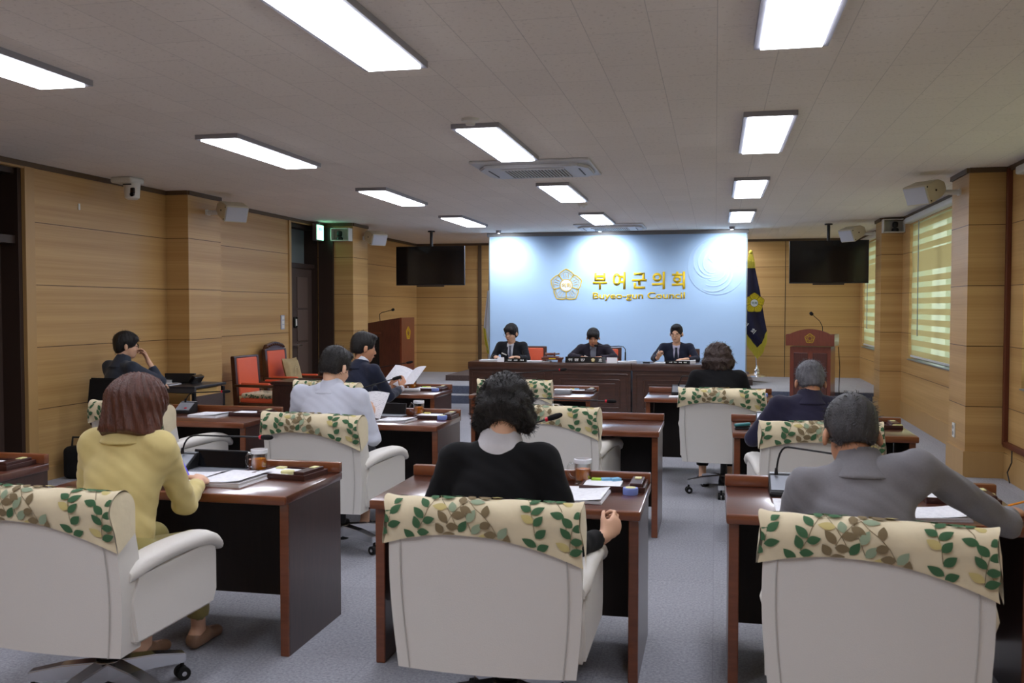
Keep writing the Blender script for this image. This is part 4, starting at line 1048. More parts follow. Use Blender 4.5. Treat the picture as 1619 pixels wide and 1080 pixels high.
# yellow-jacket woman's desk
mic_unit('gooseneck microphone with red ring, ' + OY, -2.69, 4.40, neck(0, .02, .085, (.02, .0, .185), (.52, -.13, .205)))
low_monitor('low black monitor ' + OY, -2.50, 4.435, R(-1), .31, .09)
mug('glass mug of amber tea ' + OY, -2.265, 4.43)
tray('lacquer tray ' + OY, -2.07, 4.375, R(-8), ('cream_box',))
round_box('pale yellow round box ' + OY, -2.062, 4.33, 'cream_box')
stack('thin open document under the hand ' + 'of the woman in yellow', -2.52, 4.20, .21, .34, R(-3), .005)
stack('thick printed document stack ' + OY, -2.265, 4.19, .23, .32, R(-4), .022, seed=3)
t = thing('smartphone', 'phone with lit blue screen propped by the yellow-jacketed woman\'s microphone', 'phone', (-2.73, 4.30, TOP + .0), R(-10))
q = (R(58), 0, 0)
MB().box((0, 0, .052), (.075, .009, .12), rot=(R(-25), 0, 0), bev=.003).build('phone_body', M['black_gloss'], t)
MB().box((0, -.0052, .050), (.068, .001, .105), rot=(R(-25), 0, 0)).build('phone_screen', emit('phone_blue', (90, 150, 230), .9), t)
# white-collar woman's desk
mic_unit('gooseneck microphone with red ring ' + OW, -1.20, 4.36, neck(0, .02, .085, (.03, -.16, .19), (.465, -.16, .338)))
stack('printed document stack ' + OW, -.575, 4.17, .22, .33, R(-2), .012, seed=5)
mug('glass mug of amber tea ' + OW, -.612, 4.47)
tray('tray with green and blue notes ' + OW, -.455, 4.40, 0, ('note_green', 'note_blue', 'note_blue'))
round_box('periwinkle round box ' + OW, -.367, 4.26, 'blue_box', h=.03)
# grey-jacket man's desk
OG = 'on the desk of the man in the grey jacket'
mic_unit('gooseneck microphone without red ring ' + OG, .31, 4.40, neck(-.035, .02, .085, (-.03, .0, .22), (.20, -.2, .218)), ring=False)
stack('white sheets ' + OG, .36, 4.14, .22, .28, 0, .004, seed=6)
stack('bound white booklet under the grey sleeve', .86, 4.06, .24, .2, R(8), .015, seed=7)
round_box('pale yellow round box by the hand with the pencil', 1.145, 4.42, 'cream_box', .042, .036)
tray('lacquer tray beyond the grey sleeve', 1.04, 4.43, 0, (), True)
# nearest row, door side
t = tray('lacquer tray on the partly visible desk near the dark doorway', -3.70, 4.30, 0, ('cream_box',), True)
# second row
stack('loose document pile on the empty desk by the black table', -3.82, 6.68, .25, .24, R(-5), .016, seed=9)
tray('lacquer tray with white notepad on the empty desk by the black table', -3.53, 6.81, 0, (), True)
mic_unit('gooseneck microphone with red ring on the empty desk by the black table', -4.12, 6.82, neck(0, 0, .085, (.04, -.03, .165), (.37, -.08, .185)))
OS = 'on the desk of the man in the white shirt'
mic_unit('gooseneck microphone ' + OS, -2.86, 6.86, neck(0, 0, .085, (.05, -.04, .17), (.49, -.08, .30)), ring=False)
low_monitor('low black monitor ' + OS, -2.49, 6.97, 0, .30, .085)
mug('glass mug of amber tea ' + OS, -2.236, 7.0)
tray('lacquer tray ' + OS, -2.075, 6.93, 0, ('note_yellow',), True)
round_box('square periwinkle box ' + OS, -1.99, 6.80, 'blue_box', square=True)
stack('printed document stack ' + OS, -2.30, 6.66, .24, .22, R(-6), .012, seed=12)
t = thing('eyeglasses', 'folded spectacles lying ' + OS, 'glasses', (-2.49, 6.72, TOP + .012), R(20))
g = MB()
for s in (-1, 1):
    ribbon(g, [(s * .032 + .025 * math.cos(2 * math.pi * i / 20), .018 * math.sin(2 * math.pi * i / 20)) for i in range(20)], .003, -.011, .003)
    g.tube([(s * .058, 0, -.009), (s * .05, .05, -.009), (s * .0, .06, -.009)], .0018, 6)
g.box((0, .004, -.0095), (.016, .003, .003)); g.build('glasses_frame', M['black'], t)
mic_unit('gooseneck microphone on the bare desk with nothing else', -1.42, 6.86, neck(0, .0, .085, (.05, -.05, .18), (.66, -.06, .166)), ring=True)
ON = 'on the desk of the grey-haired man in navy'
mic_unit('gooseneck microphone ' + ON, .36, 7.0, neck(.03, 0, .085, (.05, -.02, .20), (.24, -.1, .22)), ring=False)
t = thing('stapler', 'small teal stapler ' + ON, 'stapler', (.19, 6.70, TOP), R(8))
MB().box((0, 0, .006), (.11, .035, .010), bev=.003).box((.0, 0, .018), (.10, .022, .012), rot=(0, R(-3), 0)).build('stapler_base', M['black'], t)
MB().box((-.002, 0, .034), (.11, .034, .020), rot=(0, R(-6), 0), bev=.008).build('stapler_top', mat('teal_plastic', (40, 120, 124), .35), t)
stack('white sheet ' + ON, .40, 6.70, .16, .2, 0, .003, seed=14)
round_box('pale yellow square box ' + ON, 1.235, 6.95, 'cream_box', square=True)
tray('lacquer tray ' + ON, 1.12, 7.03, 0, (), True)
# third row
OR = 'on the desk of the man reading papers'
mic_unit('gooseneck microphone ' + OR, -3.62, 9.22, neck(0, 0, .085, (.06, -.04, .19), (.58, -.10, .281)), ring=False)
mug('glass mug of amber tea ' + OR, -3.03, 9.28)
tray('lacquer tray with green note ' + OR, -2.82, 9.24, 0, ('note_green', 'note_yellow'), True)
round_box('square periwinkle box ' + OR, -2.735, 9.10, 'blue_box', square=True)
t = thing('tissue_pack', 'white packet of tissues ' + OR, 'tissue pack', (-2.96, 9.03, TOP), R(12)); MB().box((0, 0, .015), (.17, .10, .03), bev=.012).build('tissue_body', M['paper'], t, smooth=True)
OM = 'on the unoccupied desk before the long bench'
mic_unit('gooseneck microphone ' + OM, -2.10, 9.30, neck(0, 0, .085, (.06, -.03, .17), (.63, -.2, .235)), ring=True)
tray('lacquer tray with yellow and blue notes ' + OM, -1.30, 9.30, 0, ('note_yellow', 'note_blue'), True)
t = thing('tissue_box', 'small white lidded box ' + OM, 'box', (-1.44, 9.10, TOP), 0); MB().box((0, 0, .02), (.16, .10, .04), bev=.006).build('box_body', M['grey_metal'], t, smooth=True); MB().box((0, 0, .043), (.165, .105, .008), bev=.003).build('box_lid', M['paper'], t)
OC = 'on the desk of the curly-haired woman'
mic_unit('gooseneck microphone ' + OC, -.34, 9.26, neck(.0, 0, .085, (.02, -.02, .18), (.16, -.1, .19)), ring=False)
stack('white sheet ' + OC, -.345, 9.03, .15, .16, 0, .004, seed=20)
round_box('square periwinkle box ' + OC, .455, 9.20, 'blue_box', square=True)
# ------------------------------------------------------------------ on the long bench
def name_plate(label, x, txt, w=.30, h=.075, emblem=False, card=None):
    t = thing('name_plate', label, 'name plate', (x, 13.47, BT), 0, 'black name plates on the long bench')
    MB().prism([(-.03, 0), (.0, h), (.03, 0)], w, 'x', 0).build('plate_body', M['black_gloss'], t)
    a = math.atan2(.03, h)
    if emblem:
        lettering('plate_lettering', txt, w * .42, h * .48, (-w * .22, -.0175, h * .5), (R(90) - a, 0, 0), M['white_print'], t, .015, .001)
        b = blossom(t, h * .34, (w * .19, -.0178, h * .5), (R(90) - a, 0, 0), M['gold'], fill=M['white_print'], txt=False)
        lettering('plate_lettering', '호', w * .09, h * .48, (w * .37, -.0175, h * .5), (R(90) - a, 0, 0), M['white_print'], t, .015, .001)
    else: lettering('plate_lettering', txt, w * .72, h * .48, (0, -.0175, h * .5), (R(90) - a, 0, 0), M['white_print'], t, .015, .001)
    return t
def card(label, x, w=.10, h=.065):
    t = thing('place_card', label, 'card', (x, 13.46, BT), 0, 'blank white folded cards on the long bench')
    MB().prism([(-.02, 0), (.0, h), (.02, 0), (.016, 0), (0, h - .006), (-.016, 0)], w, 'x', 0).build('card_sheet', M['paper'], t)
name_plate('black name plate before the young man with the striped tie', -2.83, '전 문 위', .33, .05)
card('white card beside the plate of the young man with the striped tie', -3.05)
name_plate('black name plate with white blossom before the man in the middle', -1.81, '위 원 장', .58, .085, True)
card('white card beside the blossom name plate', -1.43, .15, .08)
name_plate('black name plate before the bespectacled man writing', -.51, '사 무 직 원', .34, .045)
stack('papers at the bench end by the young man with the striped tie', -3.24, 13.62, .30, .21, 0, .02, BT, group='papers on the long bench', seed=30)
stack('papers between the gavel and the young man with the striped tie', -2.52, 13.60, .36, .2, 0, .012, BT, group='papers on the long bench', seed=31)
stack('crumpled papers beside the bench microphone', -1.23, 13.62, .26, .2, R(8), .02, BT, group='papers on the long bench', seed=32)
stack('papers under the hand of the man writing', -.72, 13.58, .24, .2, R(-4), .012, BT, group='papers on the long bench', seed=33)
stack('open book before the man writing', -.40, 13.72, .26, .18, R(3), .03, BT, group='papers on the long bench', seed=34)
t = thing('gavel', 'wooden gavel resting on its sounding block', 'gavel', (-2.34, 13.6, BT + .082))
M['gavelwood'] = dark_wood('gavel_wood', (98, 50, 34), (120, 66, 46), .6, .3)
MB().lathe([(0, -.075), (.026, -.073), (.028, -.05), (.020, -.045), (.022, 0), (.020, .045), (.028, .05), (.026, .073), (0, .075)]).build('gavel_head', M['gavelwood'], t, smooth=True, rot=(0, R(90), 0), loc=(0, 0, .028))
MB().cyl((0, 0, .028), (.10, .16, .028), .010, .012).build('gavel_handle', M['gavelwood'], t, smooth=True)
t = thing('gavel_block', 'two-tiered wooden sounding block under the gavel', 'gavel block', (-2.31, 13.6, BT))
MB().box((0, 0, .05), (.30, .17, .035), bev=.006).box((-.02, 0, .075), (.22, .13, .015), bev=.003).box((-.11, 0, .016), (.05, .13, .032), bev=.006).box((.11, 0, .016), (.05, .13, .032), bev=.006).build('block_body', M['gavelwood'], t)
MB().box((.01, -.087, .052), (.10, .003, .018)).build('block_plate', M['gold'], t)
t = thing('desk_microphone', 'tall black gooseneck microphone on the long bench', 'microphone', (-1.26, 13.66, BT), 0)
MB().lathe([(0, 0), (.06, 0), (.055, .018), (.02, .03), (0, .03)]).build('mic_base', M['grey_metal'], t, smooth=True)
MB().cyl((0, 0, .02), (0, 0, .15), .012, .010).build('mic_stem', M['black'], t, smooth=True)
gooseneck(t, [(0, 0, .14), (0, 0, .19), (-.03, .01, .225), (-.10, .02, .235), (-.26, .03, .225), (-.40, .05, .235)], .016, .06, False, .006)
t = thing('phone_case', 'small dark wallet lying by the man writing', 'wallet', (-.95, 13.56, BT)); MB().box((0, 0, .01), (.10, .08, .02), bev=.004).build('wallet_body', M['bezel'], t)
# ------------------------------------------------------------------ black table at the wall
t = thing('folding_table', 'black-framed table against the near wall', 'table', (-5.53, 8.99, 0))
MB().box((0, 0, .765), (.79, .64, .028), bev=.006).build('table_top', mat('table_top_black', (48, 46, 48), .35), t)
MB().box((0, -.30, .735), (.79, .04, .05), bev=.006).build('front_rail', mat('rail_grey', (66, 62, 62), .5), t)
for sx in (-1, 1):
    for sy in (-1, 1): MB().box((sx * .37, sy * .29, .37), (.035, .035, .74), bev=.006).build('table_leg', M['bezel'], t)
MB().box((.37, .02, .42), (.02, .56, .50)).build('side_board', mat('board_brown', (72, 58, 56), .6), t)
TT = .779
t = thing('document_case', 'open black case standing on the black table', 'case', (-5.48, 9.08, TT), R(6))
MB().box((-.08, .05, .05), (.33, .05, .10), bev=.006).build('case_body', M['black'], t)
MB().box((.13, -.02, .045), (.05, .22, .085), rot=(0, R(32), 0), bev=.008).build('case_flap', M['black_gloss'], t)
stack('papers on the black table', -5.62, 8.84, .34, .22, 0, .006, TT, seed=40)
stack('pale folder on the black table', -5.74, 9.10, .18, .16, R(12), .03, TT, seed=41)
t = thing('small_camera', 'small black recorder on the black table', 'recorder', (-5.84, 9.02, TT)); MB().box((0, 0, .035), (.10, .07, .07), bev=.008).build('recorder_body', M['black'], t)
o = MB().tube([(-5.80, 8.98, TT + .02), (-5.74, 8.93, TT + .03), (-5.70, 8.90, TT + .008), (-5.66, 8.94, TT + .02), (-5.62, 8.9, TT + .012)], .003, 6).build('cable', M['black'], smooth=True); tag(o, 'thin black cable curled on the black table papers', 'cable')
t = thing('envelope', 'yellow envelope tucked under the black table top', 'envelope', (-5.27, 8.95, .69)); MB().box((0, 0, .025), (.20, .5, .05), bev=.01).build('envelope_body', mat('manila', (206, 170, 104), .7), t)
# ------------------------------------------------------------------ sculpting: bodies as one continuous surface
class Sculpt:
    def __init__(s, lo, hi, h):
        s.lo = np.array(lo, float); s.h = h; s.n = np.ceil((np.array(hi) - s.lo) / h).astype(int) + 1
        s.F = np.full(s.n, .5, np.float32)
    def _sl(s, a, b, m):
        a = np.maximum(((np.array(a) - m - s.lo) / s.h).astype(int), 0); b = np.minimum(((np.array(b) + m - s.lo) / s.h).astype(int) + 2, s.n)
        if np.any(b <= a): return None
        sl = tuple(slice(int(a[i]), int(b[i])) for i in range(3))
        ax = [s.lo[i] + s.h * np.arange(a[i], b[i], dtype=np.float32) for i in range(3)]
        return sl, ax[0][:, None, None], ax[1][None, :, None], ax[2][None, None, :]
    def put(s, sl, d, k, sub=False):
        f = s.F[sl]; d = d.astype(np.float32)
        if sub:
            d = -d; h_ = np.clip(.5 + .5 * (d - f) / k, 0, 1) if k > 0 else None
            s.F[sl] = np.maximum(f, d) if k <= 0 else (f * (1 - h_) + d * h_ + k * h_ * (1 - h_))
        else:
            h_ = np.clip(.5 + .5 * (f - d) / k, 0, 1); s.F[sl] = f * (1 - h_) + d * h_ - k * h_ * (1 - h_)
    def cap(s, a, b, ra, rb, k=.02, flat=None, ax=(0, 1, 0), sub=False):
        """rounded cone a-b; flat squeezes it along ax"""
        a = np.array(a, float); b = np.array(b, float); m = max(ra, rb) + k + .03
        q = s._sl(np.minimum(a, b), np.maximum(a, b), m)
        if q is None: return s
        sl, X, Y, Z = q; P = [X - a[0], Y - a[1], Z - a[2]]; B = b - a
        if flat:
            n = np.array(ax, float); n /= np.linalg.norm(n); g = 1 / flat - 1
            dn = P[0] * n[0] + P[1] * n[1] + P[2] * n[2]; P = [P[i] + dn * n[i] * g for i in range(3)]; B = B + n * (B @ n) * g
        L = max(B @ B, 1e-9); t = np.clip((P[0] * B[0] + P[1] * B[1] + P[2] * B[2]) / L, 0, 1)
        d = np.sqrt((P[0] - t * B[0]) ** 2 + (P[1] - t * B[1]) ** 2 + (P[2] - t * B[2]) ** 2) - (ra + (rb - ra) * t)
        s.put(sl, d, k, sub); return s
    def ell(s, c, r, k=.02, Rm=None, sub=False, noise=None):
        c = np.array(c, float); r = np.array(r, float); m = k + .03
        q = s._sl(c - r.max(), c + r.max(), m)
        if q is None: return s
        sl, X, Y, Z = q; P = [X - c[0], Y - c[1], Z - c[2]]
        if Rm is not None: P = [P[0] * Rm[0][i] + P[1] * Rm[1][i] + P[2] * Rm[2][i] for i in range(3)]
        k0 = np.sqrt((P[0] / r[0]) ** 2 + (P[1] / r[1]) ** 2 + (P[2] / r[2]) ** 2); k1 = np.sqrt((P[0] / r[0] ** 2) ** 2 + (P[1] / r[1] ** 2) ** 2 + (P[2] / r[2] ** 2) ** 2) + 1e-6
        d = k0 * (k0 - 1) / k1
        if noise is not None: d = d + noise(P)
        s.put(sl, d, k, sub); return s
    def half(s, p, n, k=.0):
        """cut away everything on the side n points to"""
        p = np.array(p, float); n = np.array(n, float); n /= np.linalg.norm(n)
        ax = [s.lo[i] + s.h * np.arange(s.n[i], dtype=np.float32) for i in range(3)]
        d = (ax[0][:, None, None] - p[0]) * n[0] + (ax[1][None, :, None] - p[1]) * n[1] + (ax[2][None, None, :] - p[2]) * n[2]
        s.F = np.maximum(s.F, d.astype(np.float32)); return s
    def warp(s, fn):
        ax = [s.lo[i] + s.h * np.arange(s.n[i], dtype=np.float32) for i in range(3)]
        s.F = s.F + fn(ax[0][:, None, None], ax[1][None, :, None], ax[2][None, None, :]).astype(np.float32); return s
    def build(s, name, m, parent=None, smooth_it=1):
        F = s.F; F = F.copy(); F[0] = F[-1] = .5; F[:, 0] = F[:, -1] = .5; F[:, :, 0] = F[:, :, -1] = .5
        ins = F < 0; n = np.array(F.shape)
        c = np.zeros(n - 1, np.int8); acc = np.zeros(tuple(n - 1) + (3,), np.float32); cnt = np.zeros(tuple(n - 1), np.float32)
        for a in range(3):
            sa = [slice(None)] * 3; sb = [slice(None)] * 3; sa[a] = slice(0, -1); sb[a] = slice(1, None)
            fa, fb = F[tuple(sa)], F[tuple(sb)]; cr = (ins[tuple(sa)] != ins[tuple(sb)]); t = np.where(cr, fa / np.where(cr, fa - fb, 1), 0)
            o = [i for i in range(3) if i != a]
            for u in (0, 1):
                for v in (0, 1):
                    q = [slice(None)] * 3; q[o[0]] = slice(u, n[o[0]] - 1 + u); q[o[1]] = slice(v, n[o[1]] - 1 + v)
                    cq = cr[tuple(q)]; tq = t[tuple(q)]; cnt += cq
                    acc[..., a] += np.where(cq, tq, 0); acc[..., o[0]] += cq * u; acc[..., o[1]] += cq * v
        act = cnt > 0; idx = -np.ones(act.shape, np.int64); idx[act] = np.arange(act.sum())
        ijk = np.argwhere(act); V = (acc[act] / cnt[act][:, None] + ijk) * s.h + s.lo
        Q = []
        for a in range(3):
            sa = [slice(None)] * 3; sb = [slice(None)] * 3; sa[a] = slice(0, -1); sb[a] = slice(1, None)
            i0, i1 = ins[tuple(sa)], ins[tuple(sb)]; e = np.argwhere(i0 != i1)
            o = [(a + 1) % 3, (a + 2) % 3]; e = e[(e[:, o[0]] > 0) & (e[:, o[1]] > 0) & (e[:, o[0]] < n[o[0]] - 1) & (e[:, o[1]] < n[o[1]] - 1)]
            if len(e) == 0: continue
            fl = i0[tuple(e.T)]; d0 = np.zeros(3, int); d0[o[0]] = 1; d1 = np.zeros(3, int); d1[o[1]] = 1
            q = np.stack([idx[tuple((e - d0 - d1).T)], idx[tuple((e - d1).T)], idx[tuple(e.T)], idx[tuple((e - d0).T)]], 1)
            q[~fl] = q[~fl][:, ::-1]; Q.append(q)
        Q = np.concatenate(Q)
        # a light smoothing pass over the surface
        for _ in range(smooth_it):
            S = np.zeros_like(V); Cn = np.zeros(len(V))
            for i in range(4):
                for j in (1, 3): np.add.at(S, Q[:, i], V[Q[:, (i + j) % 4]]); np.add.at(Cn, Q[:, i], 1)
            V = .5 * V + .5 * S / np.maximum(Cn, 1)[:, None]
        me = bpy.data.meshes.new(name); me.vertices.add(len(V)); me.vertices.foreach_set('co', V.astype(np.float32).ravel())
        me.loops.add(len(Q) * 4); me.polygons.add(len(Q)); me.loops.foreach_set('vertex_index', Q.astype(np.int32).ravel())
        me.polygons.foreach_set('loop_start', np.arange(0, len(Q) * 4, 4, dtype=np.int32))
        try: me.polygons.foreach_set('loop_total', np.full(len(Q), 4, dtype=np.int32))
        except Exception: pass
        me.polygons.foreach_set('use_smooth', np.ones(len(Q), bool)); me.materials.append(m); me.update(calc_edges=True); me.validate()
        o = bpy.data.objects.new(name, me); COL.objects.link(o)
        if parent is not None: o.parent = parent
        return o

V3 = lambda *a: np.array(a, float)
def unit(v): v = np.array(v, float); return v / (np.linalg.norm(v) + 1e-9)
def rotm(yaw, pitch, roll):
    return np.array(Euler((pitch, roll, yaw), 'XYZ').to_matrix())
def hand(S, w, dr, nm, side, curl=.5, spread=1.0, sc=1.0, grip=None):
    """wrist w, direction dr towards the knuckles, nm = back of the hand, side +1 when the thumb is on cross(dr,nm)"""
    dr = unit(dr); nm = unit(np.array(nm) - dr * (np.array(nm) @ dr)); th = np.cross(dr, nm) * side
    pk = w + dr * .085 * sc
    S.cap(w - dr * .02, w + dr * .02, .024 * sc, .027 * sc, .012, .75, nm)
    S.cap(w + dr * .02, pk - dr * .012, .030 * sc, .037 * sc, .014, .42, nm)
    L = [(.030, .046, .027, .022), (.010, .050, .031, .024), (-.010, .047, .029, .022), (-.029, .036, .022, .018)]
    for i, (o, a, b, c) in enumerate(L):
        p = w + dr * (.080 - .004 * abs(i - 1)) * sc + th * o * sc * 1.0; ang = .25 + curl * .9 + .05 * i; d = dr
        r = [.0092, .0085, .0078, .0068]
        d0 = unit(dr + th * (.5 - i / 3) * .16 * spread)
        S.cap(p - dr * .03, p, .0095 * sc, .0098 * sc, .008)
        q = p
        for j, l in enumerate((a, b, c)):
            t = ang * (j + .55) if j else ang * .45
            d = unit(d0 * math.cos(t) - nm * math.sin(t)); e = q + d * l * sc
            S.cap(q, e, r[j] * sc, r[j + 1] * sc, .004); q = e
    p = w + dr * .018 * sc + th * .024 * sc - nm * .004
    d1 = unit(dr * .75 + th * .8 - nm * .25); d2 = unit(dr * .95 + th * .25 - nm * (.35 + .3 * curl)); d3 = unit(dr * .95 - th * .1 - nm * (.3 + .4 * curl))
    a = p + d1 * .038 * sc; b = a + d2 * .032 * sc; c = b + d3 * .024 * sc
    S.cap(p, a, .014 * sc, .0115 * sc, .010); S.cap(a, b, .0112 * sc, .0098 * sc, .004); S.cap(b, c, .0095 * sc, .0078 * sc, .003)

M['skin'] = mat('skin', (226, 180, 150), .5, noise=.04, nscale=18, spec=.35)
M['skin_tan'] = mat('skin_tan', (198, 144, 112), .5, noise=.05, nscale=18, spec=.35)
M['hair_black'] = mat('hair_black', (26, 23, 23), .5, noise=.6, nscale=30, stretch=(3, 3, .5), bump=.6, bscale=120)
M['hair_brown'] = mat('hair_brown', (84, 48, 36), .32, noise=.75, nscale=30, stretch=(3, 3, .2), bump=.6, bscale=90)
M['hair_grey'] = mat('hair_grey', (104, 104, 110), .5, noise=.85, nscale=22, stretch=(3, 3, .5), bump=.6, bscale=120)
M['hair_dark'] = mat('hair_dark', (54, 52, 54), .45, noise=.9, nscale=22, stretch=(3, 3, .5), bump=.6, bscale=120)
M['eye'] = mat('eye_dark', (22, 18, 16), .2)
M['lip'] = mat('lip', (160, 92, 84), .5)
M['brow'] = mat('eyebrow', (34, 26, 24), .8)
M['specs'] = mat('spectacle_frame', (44, 40, 42), .3, metal=.5)
M['shoe'] = mat('black_shoe', (22, 20, 20), .3)
def cloth_mat(name, rgb, noise=.05, sc=30, bump=.25, bs=9, rough=.85, sheen=.15):
    return mat(name, rgb, rough, noise=noise, nscale=sc, bump=bump, bscale=bs, sheen=sheen, spec=.25)

def person(label, x, y, rz, z=0.0, h=.010, **P):
    """A seated figure facing +y in its own space; origin on the floor under the hips."""
    g = lambda k, d: P.get(k, d)
    t = thing('person', label, 'person', (x, y, z), rz, None)
    sh = g('seat', .49); skin = M[g('skin', 'skin')]
    hip = V3(0, 0, sh + .09); lean = g('lean', R(12)); side_lean = g('side', 0.0); tw = g('twist', 0.0)
    tl = g('torso', .41); wd = g('wide', 1.0)
    up_ = unit(V3(math.sin(side_lean), math.sin(lean), math.cos(lean)))
    chest = hip + up_ * tl * .68; nb = hip + up_ * tl * 1.10 + V3(0, .01, 0)
    rx = V3(math.cos(tw), math.sin(tw), 0); fy = unit(V3(-math.sin(tw), math.cos(tw), 0)); fw = unit(fy - up_ * (fy @ up_))
    shl = g('shoulder', .175) * wd
    SL = hip + up_ * tl - rx * shl + V3(0, 0, g('dl', 0)); SR = hip + up_ * tl + rx * shl + V3(0, 0, g('dr', 0))
    HO = nb + V3(*g('head', (0, .045, .135))); HR = rotm(g('yaw', 0.0), g('pitch', 0.0), g('roll', 0.0)); hs = g('hs', 1.0)
    H = lambda a, b, c: HO + HR @ (V3(a, b, c) * hs)
    EL = V3(*g('elbow_l', (-.27, .10, .74))); ER = V3(*g('elbow_r', (.27, .10, .74)))
    WL = V3(*g('wrist_l', (-.12, .36, .76))); WR = V3(*g('wrist_r', (.12, .36, .76)))
    lo = V3(-.48, -.36, .0); hi = V3(.62, .72, 1.52)
    for p in (WL, WR, EL, ER, HO): lo = np.minimum(lo, p - .16); hi = np.maximum(hi, p + .22)
    hb = g('hbody', h)
    legs = g('legs', True)
    KL = V3(*g('knee_l', (-.11, .42, sh + .06))); KR = V3(*g('knee_r', (.11, .42, sh + .06)))
    AL = V3(*g('ankle_l', (-.12, .36, .09))); AR = V3(*g('ankle_r', (.12, .36, .09)))
    # ---- body
    blo = lo.copy(); blo[2] = 0 if legs else .4
    S = Sculpt(blo, hi, hb)
    S.cap(hip, chest, .115 * wd, .120 * wd, .03, .68, fw); S.cap(chest, hip + up_ * tl * .94, .12 * wd, .09 * wd, .03, .6, fw)
    S.cap(SL, SR, .038, .038, .03)
    for s_, e_, w_ in ((SL, EL, WL), (SR, ER, WR)):
        S.cap(s_, e_, .040, .034, .02); S.cap(e_, w_, .034, .023, .015)
    if legs:
        for s0, k_, a_ in ((-.085, KL, AL), (.085, KR, AR)):
            S.cap(hip + rx * s0 + V3(0, .02, -.03), k_, .068, .050, .03); S.cap(k_, a_, .048, .032, .02); S.cap(a_ - V3(0, .03, .03), a_ + V3(0, .12, -.055), .034, .026, .02)
    # head
    S.cap(nb - up_ * .03, HO + HR @ V3(0, -.028, -.045), .056, .051, .025)
    S.ell(H(0, -.014, .036), V3(.074, .093, .084) * hs, .02, HR)
    S.ell(H(0, .030, -.030), V3(.060, .060, .080) * hs, .02, HR)
    S.ell(H(0, .048, -.082), V3(.036, .034, .028) * hs, .02, HR)
    for s_ in (-1, 1):
        S.ell(H(s_ * .033, .062, -.028), V3(.022, .018, .020) * hs, .015, HR)
        S.ell(H(s_ * .082, -.008, -.008), V3(.010, .020, .034) * hs, .006, rotm(g('yaw', 0) + s_ * .35, g('pitch', 0), g('roll', 0)))
        S.ell(H(s_ * .031, .093, .006), V3(.019, .011, .010) * hs, .012, HR, sub=True)
    S.cap(H(0, .082, .010), H(0, .100, -.024), .0075 * hs, .0115 * hs, .010)
    S.ell(H(0, .084, -.055), V3(.022, .012, .007) * hs, .006, HR)
    # hands
    for w_, e_, s_, key in ((WL, EL, 1, 'hand_l'), (WR, ER, -1, 'hand_r')):
        hd = g(key, {})
        if hd is None: continue
        dr = hd.get('dir', unit(w_ - e_)); hand(S, w_, dr, hd.get('nm', (0, 0, 1)), hd.get('side', s_), hd.get('curl', .5), 1, hd.get('sc', 1.0))
    S.build('body', skin, t)
    # eyes, brows, lips, spectacles: parts of the face
    if g('face', True):
        for s_ in (-1, 1):
            q = Matrix(HR.tolist()).to_4x4()
            b = MB(); b.T = Matrix.Translation(H(s_ * .031, .0835, .004)) @ q; b.lathe([(0, -.003), (.012, -.002), (.012, .002), (0, .003)], n=10)
            e = MB(); e.T = Matrix.Translation(H(s_ * .031, .084, .002)) @ q; e.box((0, 0, 0), (.024, .006, .0045)); e.build('eye', M['eye'], t)
            e = MB(); e.T = Matrix.Translation(H(s_ * .032, .091, .022)) @ q; e.box((0, 0, 0), (.032, .006, .006), rot=(0, s_ * .12, 0), bev=.002); e.build('eyebrow', M['brow'], t)
        e = MB(); e.T = Matrix.Translation(H(0, .095, -.055)) @ Matrix(HR.tolist()).to_4x4(); e.box((0, 0, 0), (.038, .008, .010), bev=.004); e.build('mouth', M['lip'], t, smooth=True)
    if g('glasses', False):
        b = MB(); q = Matrix(HR.tolist()).to_4x4()
        for s_ in (-1, 1):
            c = [tuple(H(s_ * .033 + .024 * math.cos(a), .104 - .006 * abs(math.cos(a)), .002 + .018 * math.sin(a))) for a in [2 * math.pi * i / 18 for i in range(19)]]
            b.tube(c, .0018, 6, cap=False); b.tube([tuple(H(s_ * .057, .098, .005)), tuple(H(s_ * .078, .05, .006)), tuple(H(s_ * .079, -.01, .004))], .0018, 6)
        b.tube([tuple(H(-.010, .106, .005)), tuple(H(.010, .106, .005))], .0018, 6)
        b.build('eyeglasses', M['specs'], t)
    # ---- hair
    hk = g('hair', 'short'); hm = M[g('hair_mat', 'hair_black')]; hh = g('hhair', .006); rs = g('seed', 1)
    r_ = .20 * hs; S = Sculpt(HO - V3(r_, r_, r_ + .06), HO + V3(r_, r_, r_), hh)
    def strands(amp, fr, fz):
        def f(Pp):
            an = np.arctan2(Pp[0], Pp[1] + .001); return amp * (np.sin(an * fr + np.sin(Pp[2] * 40 + rs) * 1.2) * .6 + np.sin(an * fr * 2.3 + Pp[2] * fz + rs * 2) * .4)
        return f
    def lumps(amp, f1):
        def f(Pp): return amp * (np.sin(Pp[0] * f1 + 2 * np.sin(Pp[2] * f1 * .7 + rs)) * np.sin(Pp[1] * f1 * .9 + 1.5 * np.sin(Pp[0] * f1 * .8)) + .7 * np.sin(Pp[2] * f1 * 1.3 + 2 * np.sin(Pp[1] * f1 * .6 + rs)))
        return f
